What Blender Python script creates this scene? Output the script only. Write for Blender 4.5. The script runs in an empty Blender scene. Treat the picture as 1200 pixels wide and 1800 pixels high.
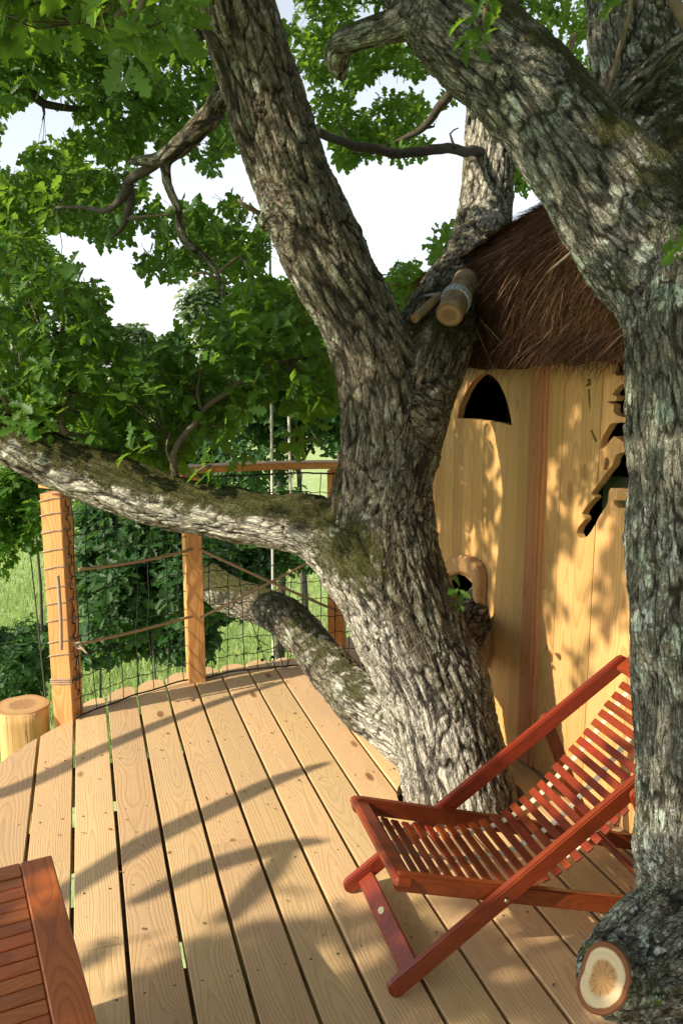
import bpy, bmesh, math, random
import numpy as np
from mathutils import Vector, Matrix, noise, kdtree

# ------------------------------------------------------------------ camera, sky, sun
SC = bpy.context.scene
COL = SC.collection
FPX, PITCH, CH = 1459.0, math.radians(9.76), 1.6
CP, SP = math.cos(PITCH), math.sin(PITCH)
cd = bpy.data.cameras.new("camera"); cam = bpy.data.objects.new("camera", cd); COL.objects.link(cam)
cd.sensor_fit = 'VERTICAL'; cd.sensor_height = 36; cd.lens = FPX / 1800 * 36
cd.clip_start = 0.05; cd.clip_end = 3000
cam.location = (0, 0, CH); cam.rotation_euler = (math.pi / 2 - PITCH, 0, 0)
SC.camera = cam

SUN_EL = math.radians(34); SUN_TRAVEL = math.radians(29)      # light travels this way, counter-clockwise from +X
TR = Vector((math.cos(SUN_TRAVEL) * math.cos(SUN_EL), math.sin(SUN_TRAVEL) * math.cos(SUN_EL), -math.sin(SUN_EL)))
S = -TR
w = bpy.data.worlds.new("World"); SC.world = w; w.use_nodes = True
nt = w.node_tree; nt.nodes.clear()
sky = nt.nodes.new('ShaderNodeTexSky'); sky.sky_type = 'NISHITA'; sky.sun_disc = False
sky.sun_elevation = SUN_EL; sky.sun_rotation = math.atan2(S.x, S.y)
sky.dust_density = 1.2; sky.air_density = 1.0; sky.ozone_density = 1.0
hs = nt.nodes.new('ShaderNodeHueSaturation'); hs.inputs['Saturation'].default_value = 0.35; hs.inputs['Value'].default_value = 1.0
bg = nt.nodes.new('ShaderNodeBackground'); bg.inputs['Strength'].default_value = 0.15
wo = nt.nodes.new('ShaderNodeOutputWorld')
nt.links.new(sky.outputs[0], hs.inputs['Color']); nt.links.new(hs.outputs[0], bg.inputs[0]); nt.links.new(bg.outputs[0], wo.inputs[0])
sl = bpy.data.lights.new("sun", 'SUN'); sl.energy = 4.6; sl.angle = math.radians(0.55); sl.color = (1.0, 0.87, 0.68)
so = bpy.data.objects.new("sun", sl); COL.objects.link(so)
so.rotation_euler = TR.to_track_quat('-Z', 'Y').to_euler()
SC.view_settings.view_transform = 'Standard'; SC.view_settings.look = 'None'
SC.view_settings.exposure = 0.82; SC.view_settings.gamma = 1; SC.view_settings.use_curve_mapping = False
cy = SC.cycles
cy.max_bounces = 7; cy.diffuse_bounces = 4; cy.glossy_bounces = 3; cy.transmission_bounces = 4; cy.transparent_max_bounces = 6
try:
    cy.use_denoising = True
except Exception:
    pass

R = random.Random(7)
NR = np.random.RandomState(11)

# ------------------------------------------------------------------ pixel helpers (photo pixels 1200x1800)
def ray(px, py):
    x = (px - 600) / FPX; v = (py - 900) / FPX
    return Vector((x, CP - v * SP, -SP - v * CP))
def P(px, py, D):
    r = ray(px, py); return Vector((0, 0, CH)) + r * (D / r.y)
def G(px, py, z=0.0):
    r = ray(px, py); return Vector((0, 0, CH)) + r * ((z - CH) / r.z)
def proj(p):
    d = (p[0], p[1], p[2] - CH)
    zc = d[1] * CP - d[2] * SP
    if zc < 0.05: return None
    return (600 + FPX * d[0] / zc, 900 + FPX * (-d[1] * SP - d[2] * CP) / zc, zc)

# ------------------------------------------------------------------ object helpers
def tag(o, label=None, cat=None, group=None, kind=None):
    if label: o['label'] = label
    if cat: o['category'] = cat
    if group: o['group'] = group
    if kind: o['kind'] = kind
    return o
def empty(name, loc=(0, 0, 0)):
    o = bpy.data.objects.new(name, None); COL.objects.link(o); o.location = loc; o.empty_display_size = .05; return o
def link(name, me, mat=None, parent=None, mw=None):
    o = bpy.data.objects.new(name, me); COL.objects.link(o)
    if mat is not None and not me.materials: me.materials.append(mat)
    if parent is not None:
        o.parent = parent
        off = Vector((0, 0, 0)); q = parent
        while q is not None:
            off += q.location; q = q.parent
        base = Matrix.Translation(-off)
        o.matrix_local = base @ (mw if mw is not None else Matrix.Identity(4))
    elif mw is not None:
        o.matrix_world = mw
    return o
def mesh_np(name, V, F, smooth=False):
    V = np.asarray(V, dtype=np.float32); F = np.asarray(F, dtype=np.int32)
    me = bpy.data.meshes.new(name)
    n, k = F.shape
    me.vertices.add(len(V)); me.vertices.foreach_set('co', V.ravel())
    me.loops.add(n * k); me.loops.foreach_set('vertex_index', F.ravel())
    me.polygons.add(n); me.polygons.foreach_set('loop_start', np.arange(0, n * k, k, dtype=np.int32))
    me.update(calc_edges=True)
    if smooth: me.polygons.foreach_set('use_smooth', np.ones(n, dtype=bool))
    return me
def bm_mesh(name, bm, smooth=False):
    bmesh.ops.recalc_face_normals(bm, faces=bm.faces)
    me = bpy.data.meshes.new(name); bm.to_mesh(me); bm.free()
    if smooth: me.polygons.foreach_set('use_smooth', [True] * len(me.polygons))
    return me
def board_mesh(name, L, W, T, bev=0.002, x0=0.0):
    """length along local X from x0, width along Y (centred), thickness along Z (top at 0)"""
    bm = bmesh.new()
    bmesh.ops.create_cube(bm, size=1)
    for v in bm.verts:
        v.co = Vector((x0 + (v.co.x + .5) * L, v.co.y * W, (v.co.z - .5) * T))
    if bev: bmesh.ops.bevel(bm, geom=bm.edges[:], offset=bev, segments=1, affect='EDGES')
    return bm_mesh(name, bm)
def prism_mesh(name, poly, z0, z1, bev=0.0):
    bm = bmesh.new()
    vs = [bm.verts.new((x, y, z1)) for x, y in poly]
    f = bm.faces.new(vs)
    r = bmesh.ops.extrude_face_region(bm, geom=[f])
    for v in [g for g in r['geom'] if isinstance(g, bmesh.types.BMVert)]: v.co.z = z0
    if bev:
        es = [e for e in bm.edges if abs(e.verts[0].co.z - z1) < 1e-6 and abs(e.verts[1].co.z - z1) < 1e-6]
        bmesh.ops.bevel(bm, geom=es, offset=bev, segments=1, affect='EDGES')
    bmesh.ops.triangulate(bm, faces=[f for f in bm.faces if len(f.verts) > 4])
    return bm_mesh(name, bm)
def frame_mat(origin, xa, za):
    """matrix with local X -> xa, local Z -> close to za"""
    x = Vector(xa).normalized(); z = Vector(za); z = (z - x * z.dot(x)).normalized(); y = z.cross(x)
    m = Matrix.Identity(4)
    for i in range(3):
        m[i][0] = x[i]; m[i][1] = y[i]; m[i][2] = z[i]; m[i][3] = origin[i]
    return m
def catmull(pts, step):
    pts = [np.array(p, dtype=float) for p in pts]
    out = []
    n = len(pts)
    for i in range(n - 1):
        p0 = pts[max(i - 1, 0)]; p1 = pts[i]; p2 = pts[i + 1]; p3 = pts[min(i + 2, n - 1)]
        L = np.linalg.norm((p2 - p1)[:3]); k = max(1, int(math.ceil(L / step)))
        for j in range(k):
            t = j / k
            out.append(0.5 * ((2 * p1) + (-p0 + p2) * t + (2 * p0 - 5 * p1 + 4 * p2 - p3) * t * t + (-p0 + 3 * p1 - 3 * p2 + p3) * t ** 3))
    out.append(pts[-1])
    return np.array(out)
def frames(C):
    n = len(C); T = np.zeros((n, 3))
    T[1:-1] = C[2:] - C[:-2]; T[0] = C[1] - C[0]; T[-1] = C[-1] - C[-2]
    T /= np.linalg.norm(T, axis=1)[:, None] + 1e-12
    U = np.zeros((n, 3)); a = np.array([0, 0, 1.]) if abs(T[0][2]) < .9 else np.array([1., 0, 0])
    u = a - T[0] * a.dot(T[0]); u /= np.linalg.norm(u); U[0] = u
    for i in range(1, n):
        u = U[i - 1] - T[i] * U[i - 1].dot(T[i]); U[i] = u / (np.linalg.norm(u) + 1e-12)
    return T, U, np.cross(T, U)
def tube_arrays(C, rad, sides=8, cap=True):
    C = np.asarray(C, float); n = len(C)
    rad = np.broadcast_to(np.asarray(rad, float), (n,))
    T, U, W = frames(C)
    a = np.arange(sides) * 2 * math.pi / sides
    V = C[:, None, :] + rad[:, None, None] * (np.cos(a)[None, :, None] * U[:, None, :] + np.sin(a)[None, :, None] * W[:, None, :])
    V = V.reshape(-1, 3)
    F = []
    for i in range(n - 1):
        b = i * sides
        for j in range(sides):
            k = (j + 1) % sides
            F.append((b + j, b + k, b + sides + k, b + sides + j))
    if cap:
        V = np.vstack([V, C[0], C[-1]]); c0 = len(V) - 2; c1 = len(V) - 1; e = (n - 1) * sides
        for j in range(sides):
            k = (j + 1) % sides
            F.append((c0, k, j, j)); F.append((c1, e + j, e + k, e + k))
    return V, F
def tubes_mesh(name, items, sides=8, smooth=True, step=None):
    """items: list of (pts Nx3, radius or radii)"""
    bm_v = []; bm_q = []; bm_t = []; off = 0
    for C, r in items:
        V, F = tube_arrays(C, r, sides)
        bm_v.append(V)
        for f in F:
            if f[2] == f[3]: bm_t.append((f[0] + off, f[1] + off, f[2] + off))
            else: bm_q.append(tuple(x + off for x in f))
        off += len(V)
    V = np.vstack(bm_v)
    tr = [(a, b, c) for a, b, c, d in bm_q] + [(a, c, d) for a, b, c, d in bm_q] + bm_t
    return mesh_np(name, V, tr, smooth)

# ------------------------------------------------------------------ material helpers
class NT:
    def __init__(s, name):
        s.m = bpy.data.materials.new(name); s.m.use_nodes = True
        s.t = s.m.node_tree; s.t.nodes.clear()
        s.out = s.t.nodes.new('ShaderNodeOutputMaterial')
    def n(s, typ, **kw):
        nd = s.t.nodes.new('ShaderNode' + typ)
        for k, v in kw.items():
            if k == 'ins':
                for kk, vv in v.items():
                    if hasattr(vv, 'is_linked') or isinstance(vv, bpy.types.NodeSocket): s.t.links.new(vv, nd.inputs[kk])
                    else: nd.inputs[kk].default_value = vv
            else: setattr(nd, k, v)
        return nd
    def math(s, op, a, b=None, c=None, clamp=False):
        nd = s.n('Math', operation=op, use_clamp=clamp)
        for i, v in enumerate((a, b, c)):
            if v is None: continue
            if isinstance(v, bpy.types.NodeSocket): s.t.links.new(v, nd.inputs[i])
            else: nd.inputs[i].default_value = v
        return nd.outputs[0]
    def mix(s, f, a, b, mode='MIX'):
        nd = s.n('Mix', data_type='RGBA', blend_type=mode)
        for key, v in ((0, f), (6, a), (7, b)):
            if isinstance(v, bpy.types.NodeSocket): s.t.links.new(v, nd.inputs[key])
            else: nd.inputs[key].default_value = v if key == 0 else (tuple(v) + (1,))[:4]
        return nd.outputs[2]
    def ramp(s, f, stops, interp='LINEAR'):
        nd = s.n('ValToRGB'); s.t.links.new(f, nd.inputs[0]); cr = nd.color_ramp; cr.interpolation = interp
        while len(cr.elements) < len(stops): cr.elements.new(.5)
        for e, (p, c) in zip(cr.elements, stops):
            e.position = p; e.color = (c, c, c, 1) if not hasattr(c, '__len__') else (tuple(c) + (1,))[:4]
        return nd.outputs[0]
    def noise(s, vec, scale, detail=3, rough=.55, dim='3D', out=0, dist=0):
        nd = s.n('TexNoise', noise_dimensions=dim, ins={'Scale': scale, 'Detail': detail, 'Roughness': rough, 'Distortion': dist})
        if vec is not None: s.t.links.new(vec, nd.inputs['Vector'])
        return nd.outputs[out]
    def voro(s, vec, scale, feature='F1', out=0, rnd=1.0):
        nd = s.n('TexVoronoi', feature=feature, ins={'Scale': scale, 'Randomness': rnd})
        s.t.links.new(vec, nd.inputs['Vector']); return nd.outputs[out]
    def mapv(s, vec, sc=(1, 1, 1), loc=(0, 0, 0)):
        nd = s.n('Mapping', ins={'Scale': sc, 'Location': loc}); s.t.links.new(vec, nd.inputs['Vector']); return nd.outputs[0]
    def bump(s, h, strength=.5, dist=.01, normal=None):
        nd = s.n('Bump', ins={'Strength': strength, 'Distance': dist, 'Height': h})
        if normal is not None: s.t.links.new(normal, nd.inputs['Normal'])
        return nd.outputs[0]
    def bsdf(s, color, rough=.7, normal=None, spec=.35, coat=0.0, **kw):
        nd = s.n('BsdfPrincipled')
        for key, v in (('Base Color', color), ('Roughness', rough), ('Specular IOR Level', spec), ('Coat Weight', coat)):
            if isinstance(v, bpy.types.NodeSocket): s.t.links.new(v, nd.inputs[key])
            else: nd.inputs[key].default_value = v if not (hasattr(v, '__len__')) else (tuple(v) + (1,))[:4]
        for k, v in kw.items(): nd.inputs[k.replace('_', ' ')].default_value = v
        if normal is not None: s.t.links.new(normal, nd.inputs['Normal'])
        return nd.outputs[0]
    def done(s, sh):
        s.t.links.new(sh, s.out.inputs['Surface']); return s.m

def wood(name, light, dark, knot, freq=150, rough=.6, coat=0.0, knots=1.0, var=.12, contrast=1.0, stain=None, spec=.3, bump=.25, figure=1.0, wobx=1.1):
    """sawn softwood/hardwood; local X is along the grain, metres"""
    s = NT(name)
    tc = s.n('TexCoord').outputs['Object']
    oi = s.n('ObjectInfo').outputs['Random']
    off = s.math('MULTIPLY', oi, 37.0)
    cmb = s.n('CombineXYZ', ins={'X': off, 'Y': s.math('MULTIPLY', oi, 91.0), 'Z': s.math('MULTIPLY', oi, 17.0)}).outputs[0]
    sep = s.n('SeparateXYZ'); s.t.links.new(tc, sep.inputs[0])
    x, y, z = sep.outputs
    # knots: sparse voronoi cells
    add = s.n('VectorMath', operation='ADD'); s.t.links.new(tc, add.inputs[0]); s.t.links.new(cmb, add.inputs[1]); pos = add.outputs[0]
    kv = s.mapv(pos, (2.6, 6.5, 1.5))
    kd = s.voro(kv, 1.0)
    wob = s.noise(s.mapv(pos, (wobx, .4, .4)), 1.0, 2, out=1)
    sepw = s.n('SeparateColor'); s.t.links.new(wob, sepw.inputs[0])
    y0 = s.math('MULTIPLY', s.math('SUBTRACT', sepw.outputs[0], .5), .16)
    z0 = s.math('MULTIPLY', s.math('SUBTRACT', sepw.outputs[1], .38), .22 * figure)
    fine = s.noise(s.mapv(pos, (3, 14, 14)), 1.0, 3)
    kb = s.math('MULTIPLY', s.math('POWER', 2.718, s.math('MULTIPLY', s.math('MULTIPLY', kd, kd), -30.0)), .05 * knots)
    yy = s.math('ADD', s.math('ADD', y, y0), kb)
    zz = s.math('ADD', z, z0)
    rr = s.math('SQRT', s.math('ADD', s.math('MULTIPLY', yy, yy), s.math('MULTIPLY', zz, zz)))
    rr = s.math('ADD', rr, s.math('MULTIPLY', s.math('SUBTRACT', fine, .5), .012))
    ph = s.math('FRACT', s.math('MULTIPLY', rr, float(freq)))
    ring = s.ramp(ph, [(0, 0.0), (.45, .25), (.82, 1.0), (.93, .9), (1.0, 0.0)])
    band = s.noise(s.mapv(pos, (.4, 30, 30)), 1.0, 2)
    fib = s.noise(s.mapv(pos, (8, 420, 420)), 1.0, 2)
    f = s.math('ADD', s.math('MULTIPLY', ring, .62 * contrast), s.math('MULTIPLY', s.math('SUBTRACT', fib, .5), .5 * contrast))
    f = s.math('ADD', f, s.math('MULTIPLY', s.math('SUBTRACT', band, .5), .5), clamp=True)
    colr = s.mix(f, light, dark)
    hsv = s.n('HueSaturation'); s.t.links.new(colr, hsv.inputs['Color'])
    s.t.links.new(s.math('ADD', 1 - var, s.math('MULTIPLY', oi, 2 * var)), hsv.inputs['Value'])
    s.t.links.new(s.math('ADD', .493, s.math('MULTIPLY', s.math('FRACT', s.math('MULTIPLY', oi, 7.3)), .014)), hsv.inputs['Hue'])
    colr = hsv.outputs[0]
    blot = s.noise(pos, 2.2, 4)
    colr = s.mix(s.ramp(blot, [(.4, 0.0), (.75, .35)]), colr, stain or tuple(c * .62 for c in dark))
    km = s.math('MULTIPLY', s.ramp(s.math('ADD', kd, s.math('MULTIPLY', s.math('SUBTRACT', fine, .5), .05)), [(0.05, 1.0), (.085, .75), (.12, 0.0)]), min(1.0, knots))
    colr = s.mix(km, colr, knot)
    spk = s.voro(s.mapv(pos, (30, 45, 30)), 1.0)
    colr = s.mix(s.ramp(spk, [(.05, .5), (.09, 0.0)]), colr, tuple(c * .3 for c in dark))
    h = s.math('ADD', s.math('MULTIPLY', ring, -.5), s.math('MULTIPLY', fib, .7))
    nrm = s.bump(h, bump, .0025)
    rg = s.math('ADD', rough - .08, s.math('MULTIPLY', fib, .18))
    return s.done(s.bsdf(colr, rg, nrm, spec, coat, Coat_Roughness=.25))

def plain(name, c, rough=.6, metal=0.0, bumpscale=None, var=.25, scale=20, spec=.4, tw=None):
    s = NT(name); tc = s.n('TexCoord').outputs['Object']
    nz = s.noise(tc, scale, 4)
    colr = s.mix(s.ramp(nz, [(.3, 0.0), (.7, 1.0)]), tuple(x * (1 - var) for x in c), tuple(min(1, x * (1 + var)) for x in c))
    nrm = None
    if bumpscale: nrm = s.bump(s.noise(tc, bumpscale, 3), .5, .002)
    return s.done(s.bsdf(colr, rough, nrm, spec, Metallic=metal))

def rope_mat(name, c1, c2, freq=90):
    s = NT(name); uv = s.n('Attribute', attribute_name='rope_uv').outputs['Vector']
    sep = s.n('SeparateXYZ'); s.t.links.new(uv, sep.inputs[0])
    ph = s.math('FRACT', s.math('ADD', s.math('MULTIPLY', sep.outputs[0], freq), s.math('MULTIPLY', sep.outputs[1], 3.0)))
    tri = s.math('ABSOLUTE', s.math('SUBTRACT', s.math('MULTIPLY', ph, 2), 1))
    nz = s.noise(s.n('TexCoord').outputs['Object'], 300, 3)
    colr = s.mix(s.math('MULTIPLY', tri, tri), c1, c2)
    colr = s.mix(s.math('MULTIPLY', nz, .4), colr, tuple(x * .6 for x in c2))
    h = s.math('SUBTRACT', 1.0, s.math('MULTIPLY', tri, tri))
    return s.done(s.bsdf(colr, .85, s.bump(s.math('ADD', h, s.math('MULTIPLY', nz, .2)), .8, .004), .15))

def bark_mat(name, base, base2, crack, lich, moss, lich_amt=1.0, tint=None):
    s = NT(name)
    at = lambda n_, o='Fac': s.n('Attribute', attribute_name=n_).outputs[o]
    bco = at('bark_co', 'Vector'); fur = at('furrow'); ms = at('moss')
    tc = s.n('TexCoord').outputs['Object']
    n1 = s.noise(bco, 4.0, 4); n2 = s.noise(tc, 3.0, 3); n3 = s.noise(tc, 90, 4, .65); n6 = s.noise(tc, 260, 3, .7)
    colr = s.mix(s.ramp(n1, [(.3, 0.0), (.7, 1.0)]), base, base2)
    colr = s.mix(s.ramp(n2, [(.42, 0.0), (.68, .5)]), colr, tuple(x * .8 for x in (base2[0] * .9, base2[1] * 1.08, base2[2] * .9)))
    colr = s.mix(s.ramp(n3, [(.35, .5), (.6, 0.0)]), colr, tuple(x * .45 for x in base))
    colr = s.mix(s.ramp(n6, [(.38, .45), (.55, 0.0)]), colr, tuple(x * .4 for x in base))
    colr = s.mix(s.ramp(n6, [(.58, 0.0), (.72, .35)]), colr, tuple(min(1, x * 1.7) for x in base2))
    # pinkish exposed inner bark on plate edges
    colr = s.mix(s.ramp(s.noise(tc, 28, 3), [(.62, 0.0), (.78, .35)]), colr, (.32, .20, .13))
    # crustose lichen, round spots in two sizes
    wv = s.noise(tc, 55, 3, out=1)
    mm = s.n('Mix', data_type='VECTOR'); mm.inputs[0].default_value = .035; s.t.links.new(tc, mm.inputs[4]); s.t.links.new(wv, mm.inputs[5]); wtc = mm.outputs[1]
    d1 = s.voro(wtc, 17); c1 = s.voro(wtc, 17, out=1)
    d2 = s.voro(wtc, 42)
    patch = s.ramp(s.noise(tc, 2.6, 3), [(.42, 0.0), (.6, 1.0)])
    sc1 = s.n('SeparateColor'); s.t.links.new(c1, sc1.inputs[0])
    thr = s.math('MULTIPLY', sc1.outputs[0], .52)
    l1 = s.math('MULTIPLY', s.math('GREATER_THAN', s.math('SUBTRACT', thr, d1), .0), s.math('GREATER_THAN', sc1.outputs[1], .45))
    l2 = s.math('LESS_THAN', s.math('ADD', d2, s.math('MULTIPLY', n3, .3)), .42)
    l3 = s.ramp(s.noise(tc, 22, 5, .7), [(.5, 0.0), (.62, 1.0)])
    lf = s.math('MULTIPLY', s.math('ADD', l1, s.math('MULTIPLY', l2, .6), clamp=True), s.math('ADD', .40, s.math('MULTIPLY', patch, .6)))
    lf = s.math('ADD', lf, s.math('MULTIPLY', s.math('MULTIPLY', l3, patch), .85), clamp=True)
    lf = s.math('MULTIPLY', s.math('MULTIPLY', lf, s.ramp(fur, [(.25, 0.0), (.6, 1.0)])), lich_amt, clamp=True)
    lcol = s.mix(s.ramp(s.noise(tc, 8, 3), [(.4, 0.0), (.6, 1.0)]), lich, (lich[0] * .8, lich[1] * .95, lich[2] * .75))
    lcol = s.mix(s.math('MULTIPLY', n3, .6), lcol, tuple(x * .55 for x in lich))
    colr = s.mix(lf, colr, lcol)
    wq = s.noise(s.mapv(bco, (1, 1, 1)), .9, 4, .65, out=1)
    mq = s.n('Mix', data_type='VECTOR'); mq.inputs[0].default_value = .62
    sb = s.mapv(bco, (1.15, 1.15, 1.0)); s.t.links.new(sb, mq.inputs[4])
    aq = s.n('VectorMath', operation='MULTIPLY_ADD'); s.t.links.new(wq, aq.inputs[0]); aq.inputs[1].default_value = (2.2, 2.2, 2.2); s.t.links.new(sb, aq.inputs[2])
    ve = s.voro(aq.outputs[0], 1.0, 'DISTANCE_TO_EDGE')
    ve2 = s.voro(aq.outputs[0], 2.7, 'DISTANCE_TO_EDGE')
    crk = s.ramp(ve, [(.0, 0.0), (.10, .75), (.22, 1.0)]); crk2 = s.ramp(ve2, [(.0, 0.0), (.07, 1.0)])
    pale = s.math('ADD', at('pale'), s.math('MULTIPLY', s.math('SUBTRACT', s.noise(tc, 11, 6, .7), .5), 1.6))  # sunlit side painted paler into the bark colour, partly as pale lichen
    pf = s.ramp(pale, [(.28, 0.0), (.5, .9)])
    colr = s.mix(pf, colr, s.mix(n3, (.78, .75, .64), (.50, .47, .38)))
    sn = s.noise(s.mapv(bco, (1, 1, .8)), 2.6, 6, .68, dist=.4)
    colr = s.mix(s.ramp(sn, [(.30, .75), (.46, 0.0)]), colr, tuple(x * .40 for x in base))
    colr = s.mix(s.math('MULTIPLY', s.math('SUBTRACT', 1.0, crk), .62), colr, crack)
    colr = s.mix(s.math('MULTIPLY', s.math('SUBTRACT', 1.0, crk2), .3), colr, crack)
    cr = s.ramp(fur, [(.02, 1.0), (.2, .6), (.42, 0.0)])
    colr = s.mix(s.math('MULTIPLY', cr, .9), colr, crack)
    n5 = s.noise(tc, 160, 4, .7)
    mf = s.ramp(s.math('ADD', ms, s.math('MULTIPLY', s.math('SUBTRACT', s.noise(tc, 13, 6, .75), .5), 2.4)), [(.46, 0.0), (.62, 1.0)])
    mcol = s.mix(s.ramp(n5, [(.35, 0.0), (.65, 1.0)]), tuple(x * .35 for x in moss), moss)
    colr = s.mix(s.math('MULTIPLY', mf, .88), colr, mcol)
    str_ = s.noise(s.mapv(bco, (1, 1, .8)), 2.6, 6, .68, dist=.4)
    str2 = s.noise(s.mapv(bco, (1, 1, .5)), 9.0, 4, .6)
    colr0 = None
    h = s.math('ADD', s.math('ADD', s.math('MULTIPLY', str_, 1.2), s.math('ADD', s.math('MULTIPLY', crk, 1.1), s.math('MULTIPLY', crk2, .35))), s.math('ADD', s.math('MULTIPLY', str2, .5), s.math('MULTIPLY', n3, .5)))
    h = s.math('ADD', h, s.math('MULTIPLY', lf, .12)); h = s.math('ADD', h, s.math('MULTIPLY', s.math('MULTIPLY', mf, n5), 1.2))
    nrm = s.bump(s.math('ADD', h, s.math('MULTIPLY', n6, .25)), 1.0, .010)
    return s.done(s.bsdf(colr, .92, nrm, .12))

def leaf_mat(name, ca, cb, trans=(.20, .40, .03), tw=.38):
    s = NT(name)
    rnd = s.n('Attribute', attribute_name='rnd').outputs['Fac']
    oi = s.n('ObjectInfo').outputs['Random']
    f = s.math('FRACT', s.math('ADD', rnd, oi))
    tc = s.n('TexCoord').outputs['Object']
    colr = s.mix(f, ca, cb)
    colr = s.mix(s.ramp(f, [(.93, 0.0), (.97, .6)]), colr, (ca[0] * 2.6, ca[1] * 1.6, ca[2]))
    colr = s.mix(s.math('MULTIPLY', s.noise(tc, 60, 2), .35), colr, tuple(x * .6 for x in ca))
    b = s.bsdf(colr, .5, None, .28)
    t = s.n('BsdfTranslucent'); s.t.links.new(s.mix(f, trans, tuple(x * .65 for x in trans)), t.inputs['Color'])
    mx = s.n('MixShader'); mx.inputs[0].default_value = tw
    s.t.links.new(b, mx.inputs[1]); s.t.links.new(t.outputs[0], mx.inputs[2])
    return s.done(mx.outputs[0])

M = {}
M['deck'] = wood('larch_decking', (.56, .385, .195), (.37, .22, .095), (.20, .09, .035), freq=125, rough=.62, contrast=.55, stain=(.34, .26, .17), var=.17, bump=.4, wobx=.75, figure=1.2)
M['wall'] = wood('larch_cladding', (.56, .345, .135), (.40, .20, .065), (.17, .06, .02), freq=130, rough=.5, knots=.45, var=.17, wobx=.3, figure=1.7, contrast=1.0, stain=(.50, .26, .08))
M['corner'] = wood('douglas_corner', (.50, .225, .095), (.36, .13, .045), (.2, .06, .02), freq=90, knots=.3, var=.05)
M['post'] = wood('larch_post', (.62, .33, .115), (.42, .17, .05), (.2, .06, .02), freq=95, knots=.5, var=.08, rough=.5)
M['joist'] = wood('joist_wood', (.22, .13, .07), (.13, .07, .03), (.05, .03, .02), knots=.3)
M['redwood'] = wood('oiled_hardwood', (.21, .031, .006), (.10, .014, .004), (.1, .02, .01), freq=190, rough=.42, knots=0.0, var=.14, contrast=.8, coat=.2, spec=.5, bump=.12)
M['table'] = wood('oiled_table_wood', (.46, .115, .018), (.24, .052, .009), (.1, .03, .01), freq=120, rough=.48, knots=0.0, var=.25, contrast=.9, coat=.08, spec=.5, bump=.15)
M['endgrain'] = None
M['rope'] = rope_mat('hemp_rope', (.50, .36, .22), (.24, .15, .08))
M['ropew'] = rope_mat('pale_rope', (.78, .76, .70), (.5, .48, .44), 60)
M['cord'] = plain('black_net_cord', (.018, .02, .018), .8)
M['twine'] = rope_mat('twine', (.60, .46, .33), (.33, .23, .15), 160)
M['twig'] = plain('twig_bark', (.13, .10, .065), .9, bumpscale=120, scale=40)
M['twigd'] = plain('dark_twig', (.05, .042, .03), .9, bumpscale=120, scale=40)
M['steel'] = plain('zinc_bolt', (.6, .56, .5), .35, 1.0)
M['strap'] = plain('cream_webbing', (.46, .40, .28), .9, bumpscale=900)
M['cable'] = rope_mat('steel_cable', (.42, .47, .52), (.14, .17, .20), 60)
M['cloth'] = plain('green_cloth', (.30, .42, .20), .95, scale=6, var=.5)
M['inside'] = plain('interior_shade', (.05, .04, .03), .95)  # near-black sheets: the hut's inner shade put into a surface colour
M['bark1'] = bark_mat('oak_bark', (.195, .165, .118), (.36, .31, .228), (.022, .018, .013), (.64, .67, .58), (.105, .108, .028), .95)
M['bark2'] = bark_mat('grey_oak_bark', (.205, .20, .158), (.35, .335, .275), (.02, .018, .014), (.66, .71, .66), (.085, .09, .026), 1.45)
M['leafA'] = leaf_mat('oak_leaf', (.030, .090, .013), (.070, .160, .024), (.28, .50, .035), .42)
M['leafB'] = leaf_mat('oak_leaf_high', (.028, .078, .013), (.062, .145, .022), (.26, .47, .04), .42)
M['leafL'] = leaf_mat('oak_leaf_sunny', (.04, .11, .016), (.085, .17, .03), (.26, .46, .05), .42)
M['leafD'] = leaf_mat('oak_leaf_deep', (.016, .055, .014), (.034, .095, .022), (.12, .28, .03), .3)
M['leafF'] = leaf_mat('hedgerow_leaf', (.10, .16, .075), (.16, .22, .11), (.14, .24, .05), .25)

# ------------------------------------------------------------------ ground
def ground_mat():
    s = NT('meadow_grass'); tc = s.n('TexCoord').outputs['Object']
    a = s.noise(tc, .35, 4); b = s.noise(s.mapv(tc, (1, .5, 1)), 14, 5, .7); c = s.noise(tc, 2.2, 3)
    colr = s.mix(s.ramp(a, [(.35, 0.0), (.65, 1.0)]), (.30, .40, .15), (.40, .50, .22))
    colr = s.mix(s.ramp(b, [(.35, .7), (.6, 0.0)]), colr, (.20, .30, .10))
    colr = s.mix(s.ramp(c, [(.5, 0.0), (.7, .5)]), colr, (.46, .50, .25))
    return s.done(s.bsdf(colr, .9, s.bump(b, .8, .06), .2))
M['ground'] = ground_mat()
GZ = -4.2
n = 60
xs = np.linspace(-1, 1, n); gx, gy = np.meshgrid(np.sign(xs) * np.abs(xs) ** 2.2 * 900, np.sign(xs) * np.abs(xs) ** 2.2 * 900)
dist = np.sqrt(gx ** 2 + gy ** 2)
gzv = GZ + np.where(dist > 60, (dist - 60) * .006, 0) + .12 * np.sin(gx * .25) * np.cos(gy * .21)
gv = np.stack([gx, gy, gzv], -1).reshape(-1, 3)
gf = [(i * n + j, i * n + j + 1, (i + 1) * n + j + 1, (i + 1) * n + j) for i in range(n - 1) for j in range(n - 1)]
ground = link('ground', mesh_np('ground', gv, gf, True), M['ground']); tag(ground, 'sunlit green meadow below the tree platform', kind='structure')

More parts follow.
